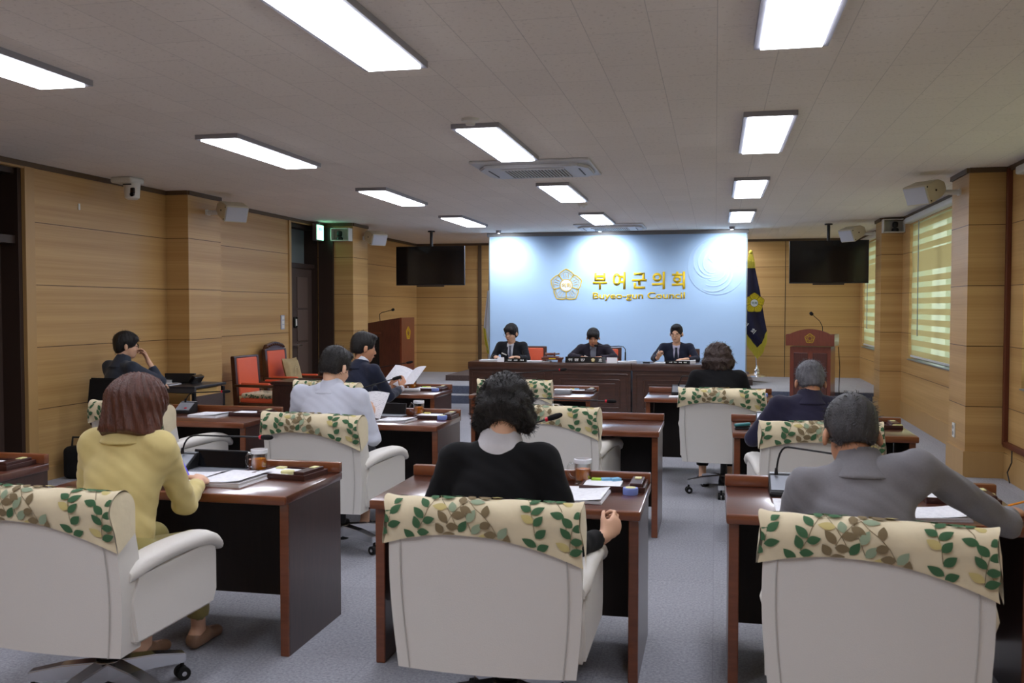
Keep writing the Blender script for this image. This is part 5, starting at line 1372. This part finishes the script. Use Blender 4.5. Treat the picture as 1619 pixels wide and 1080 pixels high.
    if hk == 'short' or hk == 'receding':
        S.ell(H(0, -.018, .042), V3(.083, .102, .094) * hs, .01, HR, noise=strands(.0022, 17, 60))
        S.ell(H(0, -.055, -.006), V3(.073, .058, .072) * hs, .02, HR, noise=strands(.0018, 17, 60))
        S.ell(H(0, .045, .100), V3(.060, .046, .028) * hs, .02, HR, noise=strands(.003, 13, 40))
        S.ell(H(0, .142, -.002), V3(.090, .090, .092) * hs, .008, HR, sub=True)
        for s_ in (-1, 1): S.ell(H(s_ * .094, -.002, -.020), V3(.026, .028, .044) * hs, .006, HR, sub=True); S.ell(H(s_ * .082, .040, -.055), V3(.030, .050, .045) * hs, .008, HR, sub=True)
        S.ell(H(0, -.02, -.108), V3(.12, .12, .060) * hs, .008, HR, sub=True)
    elif hk == 'fringe':
        S.ell(H(0, -.012, .044), V3(.088, .108, .096) * hs, .01, HR, noise=strands(.003, 15, 50))
        S.ell(H(0, -.055, -.006), V3(.076, .058, .075) * hs, .02, HR, noise=strands(.002, 17, 60))
        S.ell(H(0, .062, .070), V3(.070, .036, .034) * hs, .02, HR, noise=strands(.003, 19, 40))
        S.ell(H(0, .136, -.020), V3(.080, .082, .078) * hs, .008, HR, sub=True)
        for s_ in (-1, 1): S.ell(H(s_ * .092, -.002, -.024), V3(.020, .022, .034) * hs, .006, HR, sub=True)
        S.ell(H(0, -.02, -.125), V3(.12, .12, .056) * hs, .008, HR, sub=True)
    elif hk == 'bob':
        S.ell(H(0, -.012, .022), V3(.110, .116, .104) * hs, .02, HR, noise=strands(.003, 21, 20))
        S.cap(H(-.060, -.020, -.02), H(-.086, -.020, -.112), .058 * hs, .050 * hs, .03); S.cap(H(.060, -.020, -.02), H(.088, -.015, -.118), .058 * hs, .050 * hs, .03)
        S.cap(H(-.03, -.065, 0), H(-.035, -.075, -.105), .065 * hs, .050 * hs, .03); S.cap(H(.03, -.065, 0), H(.045, -.07, -.115), .065 * hs, .050 * hs, .03)
        S.ell(H(0, .13, -.05), V3(.074, .09, .13) * hs, .01, HR, sub=True)
        S.cap(H(-.03, .03, -.19), H(.03, .03, -.19), .058, .058, .01, sub=True)
        def wf(X, Y, Z):
            a = np.arctan2(X - HO[0], -(Y - HO[1]) + .02); return .0034 * np.sin(a * 26 + 6 * np.sin((Z - HO[2]) * 9)) + .002 * np.sin(a * 55 + 9 * np.sin((Z - HO[2]) * 7))
        S.warp(wf); S.half(H(0, -.05, -.142), HR @ V3(.10, -.12, -1))
    elif hk == 'perm':
        S.ell(H(0, -.020, .040), V3(.100, .112, .112) * hs, .02, HR, noise=lumps(.0055, 75))
        S.ell(H(0, -.050, .000), V3(.098, .072, .058) * hs, .03, HR, noise=lumps(.0055, 85))
        for s_ in (-1, 1): S.ell(H(s_ * .080, -.008, -.018), V3(.034, .046, .048) * hs, .02, HR, noise=lumps(.005, 90))
        S.ell(H(0, .135, -.045), V3(.074, .085, .088) * hs, .01, HR, sub=True)
        S.ell(H(0, -.06, -.108), V3(.072, .12, .070) * hs, .02, HR, sub=True)
    elif hk == 'curly':
        S.ell(H(0, -.020, .045), V3(.112, .118, .112) * hs, .02, HR, noise=lumps(.008, 62))
        S.ell(H(0, -.030, -.030), V3(.138, .096, .080) * hs, .04, HR, noise=lumps(.009, 66))
        S.ell(H(0, .14, -.045), V3(.074, .085, .088) * hs, .01, HR, sub=True)
        S.ell(H(0, .0, -.155), V3(.10, .12, .050) * hs, .01, HR, sub=True)
    ho = S.build('hair', hm, t)
    if g('wisps', 0):
        rnd = random.Random(rs); wb = MB(); vsn = [(v.co.copy(), v.normal.copy()) for v in ho.data.vertices]
        for _ in range(g('wisps', 0)):
            p, n = vsn[rnd.randrange(len(vsn))]; up2 = Vector((rnd.uniform(-1, 1), rnd.uniform(-1, 1), rnd.uniform(-1, .4)))
            d = (n * .6 + up2 * .7).normalized(); c = Vector(HO); L_ = rnd.uniform(.010, .022) * (1.4 if hk == 'curly' else 1)
            q1 = p + d * L_ * .5 + n * .003; q2 = q1 + (d + up2 * .6 - n * .3).normalized() * L_ * .5
            wb.tube([p - n * .003, q1, q2], [.0011, .0009, .0003], 3, cap=False)
        wb.build('stray_hair', hm, ho, fixn=False)
    # ---- jacket or shirt
    jm = g('cloth', M['shoe']); th = g('thick', .014); S = Sculpt(V3(lo[0], lo[1], .42), hi, g('hcloth', h))
    waist = hip + up_ * .12 + V3(0, .01, 0)
    S.cap(hip - V3(0, 0, .02), waist, .150 * wd, .142 * wd, .04, .74, fw)
    S.cap(waist, chest, .140 * wd + th * .3, .155 * wd + th * .4, .05, .70, fw)
    S.cap(chest, hip + up_ * tl * .90, .155 * wd + th * .4, .125 * wd, .05, .62, fw)
    S.cap(SL + rx * .02, SR - rx * .02, .050 + th * .5, .050 + th * .5, .045)
    S.cap(nb - up_ * .085, nb - up_ * .062, .085, .064, .03, .85, fw)
    for s0, sg in ((SL, 1), (SR, -1)):
        S.cap(nb - up_ * .068 + rx * sg * -.03, s0 + rx * sg * .035 + up_ * .002, .052, .046 + th * .5, .03)
        S.cap(nb - up_ * .115, s0 + rx * sg * .03 - up_ * .05, .085, .060 + th * .5, .04, .8, fw)
    for s_, e_, w_, sg in ((SL, EL, WL, -1), (SR, ER, WR, 1)):
        S.cap(s_, e_, .050 + th * .6, .043 + th * .45, .035); w2 = e_ + (w_ - e_) * (1 - .015 / np.linalg.norm(w_ - e_)); S.cap(e_, w2, .043 + th * .45, .030 + th * .45, .015)
    fold = g('fold', .004)
    def wf(X, Y, Z):
        u = (X - chest[0]) * rx[0] + (Y - chest[1]) * rx[1]
        return fold * (np.sin(Z * 55 + 5 * np.sin(X * 11 + rs) + 4 * np.sin(Y * 13)) * .5 * np.exp(-((Z - .74) / .16) ** 2) + .7 * np.sin(X * 34 + 3 * np.sin(Z * 17 + rs) + Y * 9) * .5 + .35 * np.sin(Z * 90 + X * 60 + 3 * np.sin(Y * 31)))
    S.warp(wf)
    ms = None
    for e_, w_ in ((EL, WL), (ER, WR)):
        d = unit(w_ - e_); S.cap(w_ + d * .001, w_ + d * .10, .075, .075, .002, sub=True)
    # neck opening
    S.cap(nb + fw * .015 + up_ * .0, nb + fw * .05 + up_ * .12, .060, .075, .008, sub=True)
    if g('open', True):   # lapel opening at the front
        a = nb + fw * .09 - up_ * .0; b = hip + up_ * tl * .45 + fw * .16
        S.cap(a, b, .066, .034, .006, sub=True)
    cl = S.build(g('cloth_name', 'jacket'), jm, t)
    # collar ring at the back of the neck
    S = Sculpt(nb - .15, nb + .15, min(h, .006)); ch_ = g('collar_h', .032)
    no_collar = ch_ < .025
    S.cap(nb - up_ * .058, nb + up_ * ch_ + fw * .014, .124, .066, .01, .92, fw)
    S.cap(nb - up_ * .10, nb + up_ * .12 + fw * .015, .072, .058, .004, .95, fw, sub=True)
    S.half(nb + fw * .050, fw); S.half(nb + up_ * ch_, up_ + fw * .35); S.half(nb - up_ * .028, -up_ + fw * .25)
    if not no_collar: S.build('collar', g('collar_cloth', jm), cl)
    if g('collar_cloth2', None) is not None:      # shirt collar showing above the jacket's
        S = Sculpt(nb - .15, nb + .15, .005)
        c2 = g('collar2', (.066, .016))
        S.cap(nb - up_ * .02, nb + up_ * (ch_ + c2[1] + .003) + fw * .016, c2[0] + .018, c2[0], .01, .92, fw)
        S.cap(nb - up_ * .10, nb + up_ * .12 + fw * .015, .0545, .0545, .004, .95, fw, sub=True); S.half(nb + up_ * (ch_ + c2[1] - .008), up_ + fw * .45)
        S.build('shirt_collar', g('collar_cloth2', None), t)
    if g('shirt', None) is not None:
        S = Sculpt(V3(-.2, lo[1], .5), V3(.2, hi[1], 1.3), .008)
        S.cap(hip + up_ * .1, chest, .125 * wd, .138 * wd, .05, .72, fw); S.cap(chest, hip + up_ * tl * .92, .138 * wd, .085, .05, .66, fw); S.cap(nb - up_ * .05, nb + up_ * .012, .075, .062, .02, .95, fw)
        S.cap(nb + up_ * .0, nb + up_ * .1 + fw * .03, .056, .07, .004, sub=True)
        sh_ = S.build('shirt', g('shirt', None), t)
        for s_ in (-1, 1):
            b = MB(); p0 = nb + fw * .052 + rx * s_ * .008 - up_ * .012; p1 = nb + fw * .050 + rx * s_ * .055 + up_ * .006; p2 = nb + fw * .088 + rx * s_ * .046 - up_ * .050
            n_ = fw * .004; b.add([tuple(p) for p in (p0, p1, p2, p0 + n_, p1 + n_, p2 + n_)], [(0, 1, 2), (3, 5, 4), (0, 3, 4, 1), (1, 4, 5, 2), (2, 5, 3, 0)]); b.build('shirt_collar', g('shirt', None), t)
    if g('tie', None) is not None:
        b = MB(); A = nb + fw * .084 - up_ * .030; B = hip + up_ * tl * .28 + fw * .125 * wd; Cc = chest + fw * .108 * wd
        pts = [A, A - up_ * .035 + fw * .008, Cc + up_ * .03, Cc - up_ * .05 + fw * .004, B]; ws = [.016, .013, .024, .032, .038]; vs = []
        for p, w_ in zip(pts, ws):
            for q in (-1, 1): vs.append(tuple(p + rx * q * w_)); 
            for q in (-1, 1): vs.append(tuple(p + rx * q * w_ * .8 + fw * .010))
        n = len(pts); fs = []
        for i in range(n - 1):
            a = 4 * i; c = a + 4; fs += [(a + 2, a + 3, c + 3, c + 2), (a, a + 2, c + 2, c), (a + 1, c + 1, c + 3, a + 3), (a, c, c + 1, a + 1)]
        fs += [(0, 1, 3, 2), (4 * n - 4, 4 * n - 2, 4 * n - 1, 4 * n - 3)]
        b.add(vs, fs); b.build('necktie', g('tie', None), t)
    if g('badge', False):
        b = MB(); p = chest + fw * .125 * wd + rx * .085 * wd + up_ * .02; q = Matrix.Translation(p) @ Matrix.Rotation(R(-22), 4, 'Y')
        b.T = q; b.box((0, 0, 0), (.085, .006, .018), bev=.002); b.build('name_badge', M['white_plastic'], cl)
    for key, w_, e_ in (('cuff_l', WL, EL), ('cuff_r', WR, ER)):
        if g('cuffs', None) is not None:
            d = unit(w_ - e_); b = MB(); b.tube([tuple(w_ - d * .03), tuple(w_ + d * .006)], [.034, .033], 16); b.build('cuff', g('cuffs', None), t, smooth=True)
    # ---- trousers and shoes
    if legs:
        tm = g('trousers', jm); S = Sculpt(V3(-.34, -.22, .02), V3(.34, .66, sh + .24), .014)
        S.cap(hip + rx * -.08, hip + rx * .08, .105, .105, .03)
        for s0, k_, a_ in ((-.09, KL, AL), (.09, KR, AR)):
            S.cap(hip + rx * s0 + V3(0, .02, -.02), k_, .088, .066, .03); S.cap(k_, a_ + V3(0, 0, .02), .064, .052, .02)
            S.cap(a_ - V3(0, 0, .0), a_ - V3(0, 0, .2), .09, .09, .002, sub=True)
        S.build('trousers', tm, t)
        for a_ in (AL, AR):
            S = Sculpt(a_ - V3(.08, .12, .10), a_ + V3(.08, .24, .06), .008)
            S.cap(a_ + V3(0, -.035, -.048), a_ + V3(0, .02, -.04), .040, .044, .02); S.cap(a_ + V3(0, .02, -.045), a_ + V3(0, .145, -.062), .044, .034, .02, .8, (0, 0, 1)); S.half(a_ + V3(0, 0, -.088), (0, 0, -1)); S.half(a_ + V3(0, -.02, .0), (0, -.4, 1))
            S.build('shoe', g('shoe', M['shoe']), t)
    return t
# ------------------------------------------------------------------ people
C_ = dict(
 olive=cloth_mat('olive_yellow_wool', (212, 194, 132), bs=7), black=cloth_mat('black_jacket_cloth', (13, 13, 16), noise=.1, sheen=.04), grey=cloth_mat('grey_suit_cloth', (120, 118, 122), noise=.12, sc=160),
 white=cloth_mat('white_shirt_cloth', (202, 206, 220), noise=.02), navy=cloth_mat('navy_suit_cloth', (30, 34, 52), noise=.12, sc=120), navy2=cloth_mat('deep_navy_cloth', (38, 36, 58), noise=.1),
 dark=cloth_mat('charcoal_suit_cloth', (26, 27, 33)), plum=cloth_mat('plum_dark_jacket', (40, 35, 46)), slate=cloth_mat('slate_blue_jacket', (50, 56, 68)), palecol=cloth_mat('pale_blouse_cloth', (206, 204, 208), noise=.06, sc=60),
 shirt=cloth_mat('dress_shirt', (214, 216, 226), noise=.02), gshirt=cloth_mat('grey_blue_shirt', (132, 136, 150)), lav=cloth_mat('lavender_shirt', (186, 184, 206)), trous=cloth_mat('olive_trousers', (150, 138, 84)))
def stripe_mat(name, a, b_, sc=60):
    m = mat(name, a, .6); nt = m.node_tree; b = nt.nodes['Principled BSDF']
    tc = nd(nt, 'ShaderNodeTexCoord'); mp = nd(nt, 'ShaderNodeMapping'); mp.inputs['Rotation'].default_value = (0, R(38), 0); nt.links.new(tc.outputs['Object'], mp.inputs['Vector'])
    wv = nd(nt, 'ShaderNodeTexWave'); wv.bands_direction = 'X'; wv.inputs['Scale'].default_value = sc / 6.28; nt.links.new(mp.outputs[0], wv.inputs['Vector'])
    r = nd(nt, 'ShaderNodeValToRGB'); r.color_ramp.interpolation = 'CONSTANT'; r.color_ramp.elements[1].position = .82
    r.color_ramp.elements[0].color = (*s2l(a), 1); r.color_ramp.elements[1].color = (*s2l(b_), 1)
    nt.links.new(wv.outputs[1], r.inputs[0]); nt.links.new(r.outputs[0], b.inputs['Base Color']); return m
beige_shoe = mat('beige_shoe', (150, 116, 92), .5)
person('person with brown bobbed hair in a yellow jacket, writing at a desk', -2.365, 3.37, R(-2), h=.0085,
       torso=.445, lean=R(13), head=(.01, .045, .116), yaw=R(-6), pitch=R(-20), hair='bob', hair_mat='hair_brown', hs=1.05, cloth=C_['olive'], cloth_name='yellow_jacket', trousers=C_['trous'], shoe=beige_shoe, shoulder=.165, wide=.98, collar_h=.078, open=False,
       elbow_r=(.13, .30, .735), wrist_r=(.02, .585, .778), elbow_l=(-.27, .20, .76), wrist_l=(-.20, .53, .775), hand_r=dict(dir=(-.35, .9, -.02), nm=(.5, 0, .85), curl=.7), hand_l=dict(dir=(.3, .9, 0), nm=(0, 0, 1), curl=.3),
       knee_r=(.10, .40, .53), ankle_r=(.0, .60, .09), fold=.005, hhair=.005)
o = MB().cyl((-2.39, 3.98, .79), (-2.52, 4.12, .86), .006, .004, 10).build('ballpoint_pen', mat('violet_pen', (80, 70, 210), .4), smooth=True); tag(o, 'violet pen in the hand of the woman in yellow', 'pen')
person('person with fluffy black hair, black jacket and pale blouse collar, seen from behind', -.80, 3.40, R(0), h=.0085,
       torso=.438, lean=R(13), head=(.01, .04, .112), yaw=R(3), pitch=R(-22), hair='perm', hs=1.08, cloth=C_['black'], collar_cloth2=C_['palecol'], collar2=(.078, .030), shoulder=.178, wide=1.0, collar_h=.022, open=False, wisps=1600, hhair=.0045,
       elbow_r=(.30, .04, .70), wrist_r=(.385, .25, .690), elbow_l=(-.28, .10, .74), wrist_l=(-.12, .40, .775), hand_r=dict(dir=(.45, .70, .42), nm=(.9, -.3, .3), curl=.75), hand_l=dict(dir=(.3, .9, 0), curl=.4), dl=-.01)
person('person in a grey suit jacket, one arm stretched out holding a pencil', .50, 3.38, R(-3), h=.0085,
       lean=R(20), side=R(0), head=(-.025, .078, .108), yaw=R(6), pitch=R(-32), hair='short', hair_mat='hair_dark', hs=1.12, cloth=C_['grey'], shoulder=.185, wide=1.06, collar_h=.074, open=False, dr=.055, dl=-.025, skin='skin_tan', wisps=350, hhair=.005,
       elbow_r=(.515, .34, .80), wrist_r=(.585, .61, .785), elbow_l=(-.24, .22, .76), wrist_l=(-.02, .50, .775), hand_r=dict(dir=(.45, .85, -.05), nm=(.2, 0, 1), curl=.65), hand_l=dict(dir=(.4, .9, 0), curl=.4), cuffs=None, fold=.006)
o = MB().cyl((1.14, 4.06, .795), (1.33, 4.13, .835), .0045, .0045, 8).build('pencil', mat('pencil_orange', (236, 150, 40), .5), smooth=True); tag(o, 'orange pencil in the hand of the man in grey', 'pencil')
person('person with short black hair in a white shirt, reading a sheet', -2.56, 5.90, R(-8), h=.0105,
       torso=.42, lean=R(14), head=(.005, .05, .138), yaw=R(-14), pitch=R(-24), hair='short', hs=1.12, wisps=600, cloth=C_['white'], cloth_name='white_shirt', shoulder=.205, wide=1.15, collar_h=.068, open=False, fold=.006, trousers=C_['dark'],
       elbow_r=(.30, .16, .70), wrist_r=(.10, .46, .80), elbow_l=(-.30, .14, .74), wrist_l=(-.10, .42, .79), hand_r=dict(dir=(.0, .6, .55), nm=(.9, 0, .1), curl=.6), hand_l=dict(dir=(.3, .7, .4), nm=(-.8, 0, .3), curl=.5), dr=-.01)
person('person in a navy suit seen in profile, reading papers held up with both hands', -3.28, 8.22, R(-24), h=.0115,
       torso=.43, lean=R(14), head=(.0, .05, .160), yaw=R(-30), pitch=R(-12), hair='short', hs=1.15, wisps=200, cloth=C_['navy'], collar_cloth2=C_['shirt'], shoulder=.185, wide=1.08, collar_h=.062, fold=.005, skin='skin_tan',
       elbow_r=(.25, .25, .755), wrist_r=(.115, .555, .80), elbow_l=(-.22, .30, .78), wrist_l=(-.04, .56, .80), hand_r=dict(dir=(-.1, .5, .6), nm=(.9, 0, 0), curl=.5), hand_l=dict(dir=(.2, .6, .5), nm=(-.9, 0, 0), curl=.5), cuffs=C_['shirt'])
M['hair_curl'] = mat('hair_curl', (58, 44, 40), .5, noise=.6, nscale=50, bump=.7, bscale=90)
person('person with full curly hair in a black jacket, seen from behind', .03, 8.24, R(2), h=.0115,
       lean=R(14), head=(.0, .05, .095), pitch=R(-20), hair='curly', hair_mat='hair_curl', hs=1.02, cloth=C_['black'], shoulder=.18, wide=1.04, collar_h=.02, open=False, wisps=900, hhair=.006,
       elbow_r=(.28, .16, .74), elbow_l=(-.28, .16, .74))
person('person with short grey hair in a navy jacket, head bowed, seen from behind', .585, 5.95, R(4), h=.0105,
       lean=R(17), head=(.01, .06, .097), pitch=R(-32), hair='short', hair_mat='hair_grey', hs=1.04, cloth=C_['navy2'], shoulder=.185, wide=1.06, collar_h=.062, open=False, skin='skin_tan', wisps=700,
       elbow_l=(-.34, .16, .76), wrist_l=(-.16, .46, .79), elbow_r=(.27, .16, .74))
# the three at the long bench
tie1 = stripe_mat('striped_tie_cloth', (30, 34, 56), (170, 176, 196), 520)
person('person with a fringe, striped tie and name badge, looking down at the long bench', -3.06, 14.32, R(176), h=.0115,
       lean=R(5), head=(-.005, .045, .150), yaw=R(-16), pitch=R(-13), hair='fringe', hs=1.14, cloth=C_['dark'], shirt=C_['shirt'], tie=tie1, badge=True, glasses=True, shoulder=.185, wide=1.05, collar_h=.03,
       elbow_l=(-.27, .12, .80), elbow_r=(.27, .12, .80), wrist_l=(-.16, .36, .83), wrist_r=(.16, .36, .83))
person('person leaning on folded hands behind the blossom name plate at the long bench', -1.79, 14.36, R(180), h=.0115,
       lean=R(14), head=(.0, .065, .105), yaw=R(4), pitch=R(-17), hair='fringe', hs=1.10, cloth=C_['plum'], shirt=C_['gshirt'], badge=True, shoulder=.19, wide=1.08, collar_h=.03, skin='skin_tan', dl=-.02, dr=-.02,
       elbow_l=(-.33, .24, .84), elbow_r=(.33, .24, .84), wrist_l=(-.09, .44, .835), wrist_r=(.09, .44, .835), hand_r=dict(dir=(-.9, .2, 0), nm=(0, .1, 1), curl=.3), hand_l=dict(dir=(.9, .2, 0), nm=(0, .1, 1), curl=.3))
person('person with spectacles and a dark tie, writing with a white pen at the long bench', -.56, 14.32, R(180), h=.0115,
       lean=R(7), head=(.0, .05, .160), yaw=R(-10), pitch=R(-9), hair='short', hs=1.10, cloth=C_['navy'], shirt=C_['lav'], tie=cloth_mat('dark_tie', (34, 38, 52)), glasses=True, shoulder=.19, wide=1.06, collar_h=.03,
       elbow_r=(.32, .16, .83), wrist_r=(.25, .40, .845), elbow_l=(-.30, .18, .82), wrist_l=(-.14, .42, .83), hand_r=dict(dir=(-.15, .35, .75), nm=(.6, -.6, 0), curl=.8), hand_l=dict(dir=(.8, .5, 0), nm=(0, 0, 1), curl=.3))
o = MB().cyl((-.83, 13.86, .90), (-.79, 13.84, .965), .006, .004, 8).build('ballpoint_pen', M['white_plastic'], smooth=True); tag(o, 'white pen in the hand of the bespectacled man at the long bench', 'pen')
# the one by the wall
person('person with spectacles in a slate jacket, hand over mouth, by the wall', -5.58, 8.02, R(-22), h=.0115,
       torso=.43, lean=R(8), head=(.0, .05, .160), yaw=R(-32), pitch=R(-4), hair='fringe', hs=1.06, cloth=C_['slate'], shoulder=.185, wide=1.04, collar_h=.08, glasses=True, wisps=150, face=True,
       elbow_r=(.24, .33, .86), wrist_r=(.13, .27, 1.06), elbow_l=(-.24, .22, .80), wrist_l=(-.08, .46, .82), hand_r=dict(dir=(-.45, -.1, .8), nm=(.3, .95, .1), curl=.5), hand_l=dict(dir=(.5, .8, 0), curl=.3), trousers=C_['dark'])
# papers held by the readers
def held_sheet(label, x, y, z, rz, tilt, w, d, pages=1, spread=0):
    t = thing('held_document', label, 'papers', (x, y, z), rz)
    q = Matrix.Rotation(tilt, 4, 'X')
    for s_ in ((-1, 1) if pages == 2 else (0,)):
        b = MB(); b.T = q @ Matrix.Rotation(s_ * spread, 4, 'Y'); n = 8; vs = []
        for i in range(n + 1):
            u = i / n; xx = (s_ * w * u) if s_ else (-w / 2 + w * u); c = .018 * math.sin(math.pi * u)
            for v, th_ in ((0, 0), (1, 0)): vs.append((xx, d * v, c)); vs.append((xx, d * v, c - .004))
        b.add(vs, [f for i in range(n) for f in ((4 * i, 4 * i + 4, 4 * i + 6, 4 * i + 2), (4 * i + 1, 4 * i + 3, 4 * i + 7, 4 * i + 5), (4 * i, 4 * i + 1, 4 * i + 5, 4 * i + 4), (4 * i + 2, 4 * i + 6, 4 * i + 7, 4 * i + 3))])
        b.build('page', M['print'], t, smooth=True)
    return t
held_sheet('open document held by the man in the navy suit', -2.985, 8.75, .80, R(-20), R(38), .20, .26, 2, R(-18))
held_sheet('white sheet held by the man in the white shirt', -2.43, 6.42, .785, R(-12), R(52), .19, .22)
# ------------------------------------------------------------------ chairs behind the bench and by the wall
GR = 'red chairs behind the long bench'
red_chair('red chair behind the young man with the striped tie', -2.90, 14.62, R(180), .95, group=GR)
red_chair('red chair behind the man leaning on folded hands', -1.71, 14.66, R(180), .94, group=GR)
red_chair('dark-framed red chair behind the bespectacled man writing', -.50, 14.62, R(180), .93, group=GR)
t = thing('office_chair', 'black mesh office chair of the man by the near wall', 'office chair', (-5.40, 8.02, 0), R(-4))
MB().box((0, 0, .44), (.48, .46, .07), bev=.03).build('seat', M['foam'], t, smooth=True)
b = MB(); b.prism([(-.22, .48), (-.25, .70), (-.22, .93), (.22, .93), (.25, .70), (.22, .48)], .035, 'y', -.30); b.build('backrest', M['foam'], t, bev=.012)
MB().tube([(0, -.10, .40), (0, -.30, .42), (0, -.33, .60)], .02, 8).cyl((0, 0, .08), (0, 0, .41), .025).build('column', M['black'], t, smooth=True)
for s_ in (-1, 1): MB().tube([(s_ * .24, -.05, .42), (s_ * .29, -.03, .55), (s_ * .29, .0, .64)], .014, 8).box((s_ * .29, .02, .655), (.06, .24, .03), bev=.01).build('armrest', M['black'], t, smooth=True)
for q in range(5):
    a = R(18 + 72 * q); c, s_ = math.cos(a), math.sin(a)
    lg = MB().tube([(0, 0, .10), (c * .28, s_ * .28, .075)], [.022, .014], 8).build('base_leg', M['black'], t, smooth=True)
    MB().cyl((c * .28 - s_ * .02, s_ * .28 + c * .02, .03), (c * .28 + s_ * .02, s_ * .28 - c * .02, .03), .03).build('caster', M['rubber'], lg, smooth=True)
t = thing('bag', 'black bag leaning under the office chair by the near wall', 'bag', (-5.74, 7.70, 0), R(10)); MB().box((0, 0, .15), (.26, .16, .30), bev=.05).build('bag_body', M['foam'], t, smooth=True); MB().tube([(-.07, 0, .29), (-.06, 0, .38), (.06, 0, .38), (.07, 0, .29)], .010, 8).build('bag_handle', M['black'], t, smooth=True)
t = thing('side_desk', 'dark closed-front desk between the red chairs and the reading man', 'desk', (-4.42, 9.92, 0))
MB().box((0, .28, .72), (1.0, .56, .04), bev=.006).build('desktop', M['wood_side'], t); MB().box((0, .27, .35), (.96, .50, .70)).build('desk_body', M['wood_side'], t); MB().box((0, .012, .35), (.80, .012, .52), bev=.003).build('front_panel', M['wood_side'], t)

cu = thing('cushion', 'tan cushion wedged behind the woman in the yellow jacket', 'cushion', (-2.30, 3.15, .49), R(4))
cm = MB(); n = 12; vs = []
for s in (-1, 1):
    for i in range(n + 1):
        for j in range(n + 1):
            u, v = -1 + 2 * i / n, -1 + 2 * j / n; p = .05 * (max(0, (1 - u ** 4)) * max(0, (1 - v ** 4))) ** .5
            vs.append((u * .13 * (1 - .06 * (1 - v * v)), s * p - .06 * v, (.17 + v * .17 * (1 - .06 * (1 - u * u)))))
k = (n + 1) ** 2
cm.add(vs, [(s * k + i * (n + 1) + j, s * k + (i + 1) * (n + 1) + j, s * k + (i + 1) * (n + 1) + j + 1, s * k + i * (n + 1) + j + 1) for s in range(2) for i in range(n) for j in range(n)])
cm.build('cushion_body', M['tan_cloth'], cu, smooth=True)
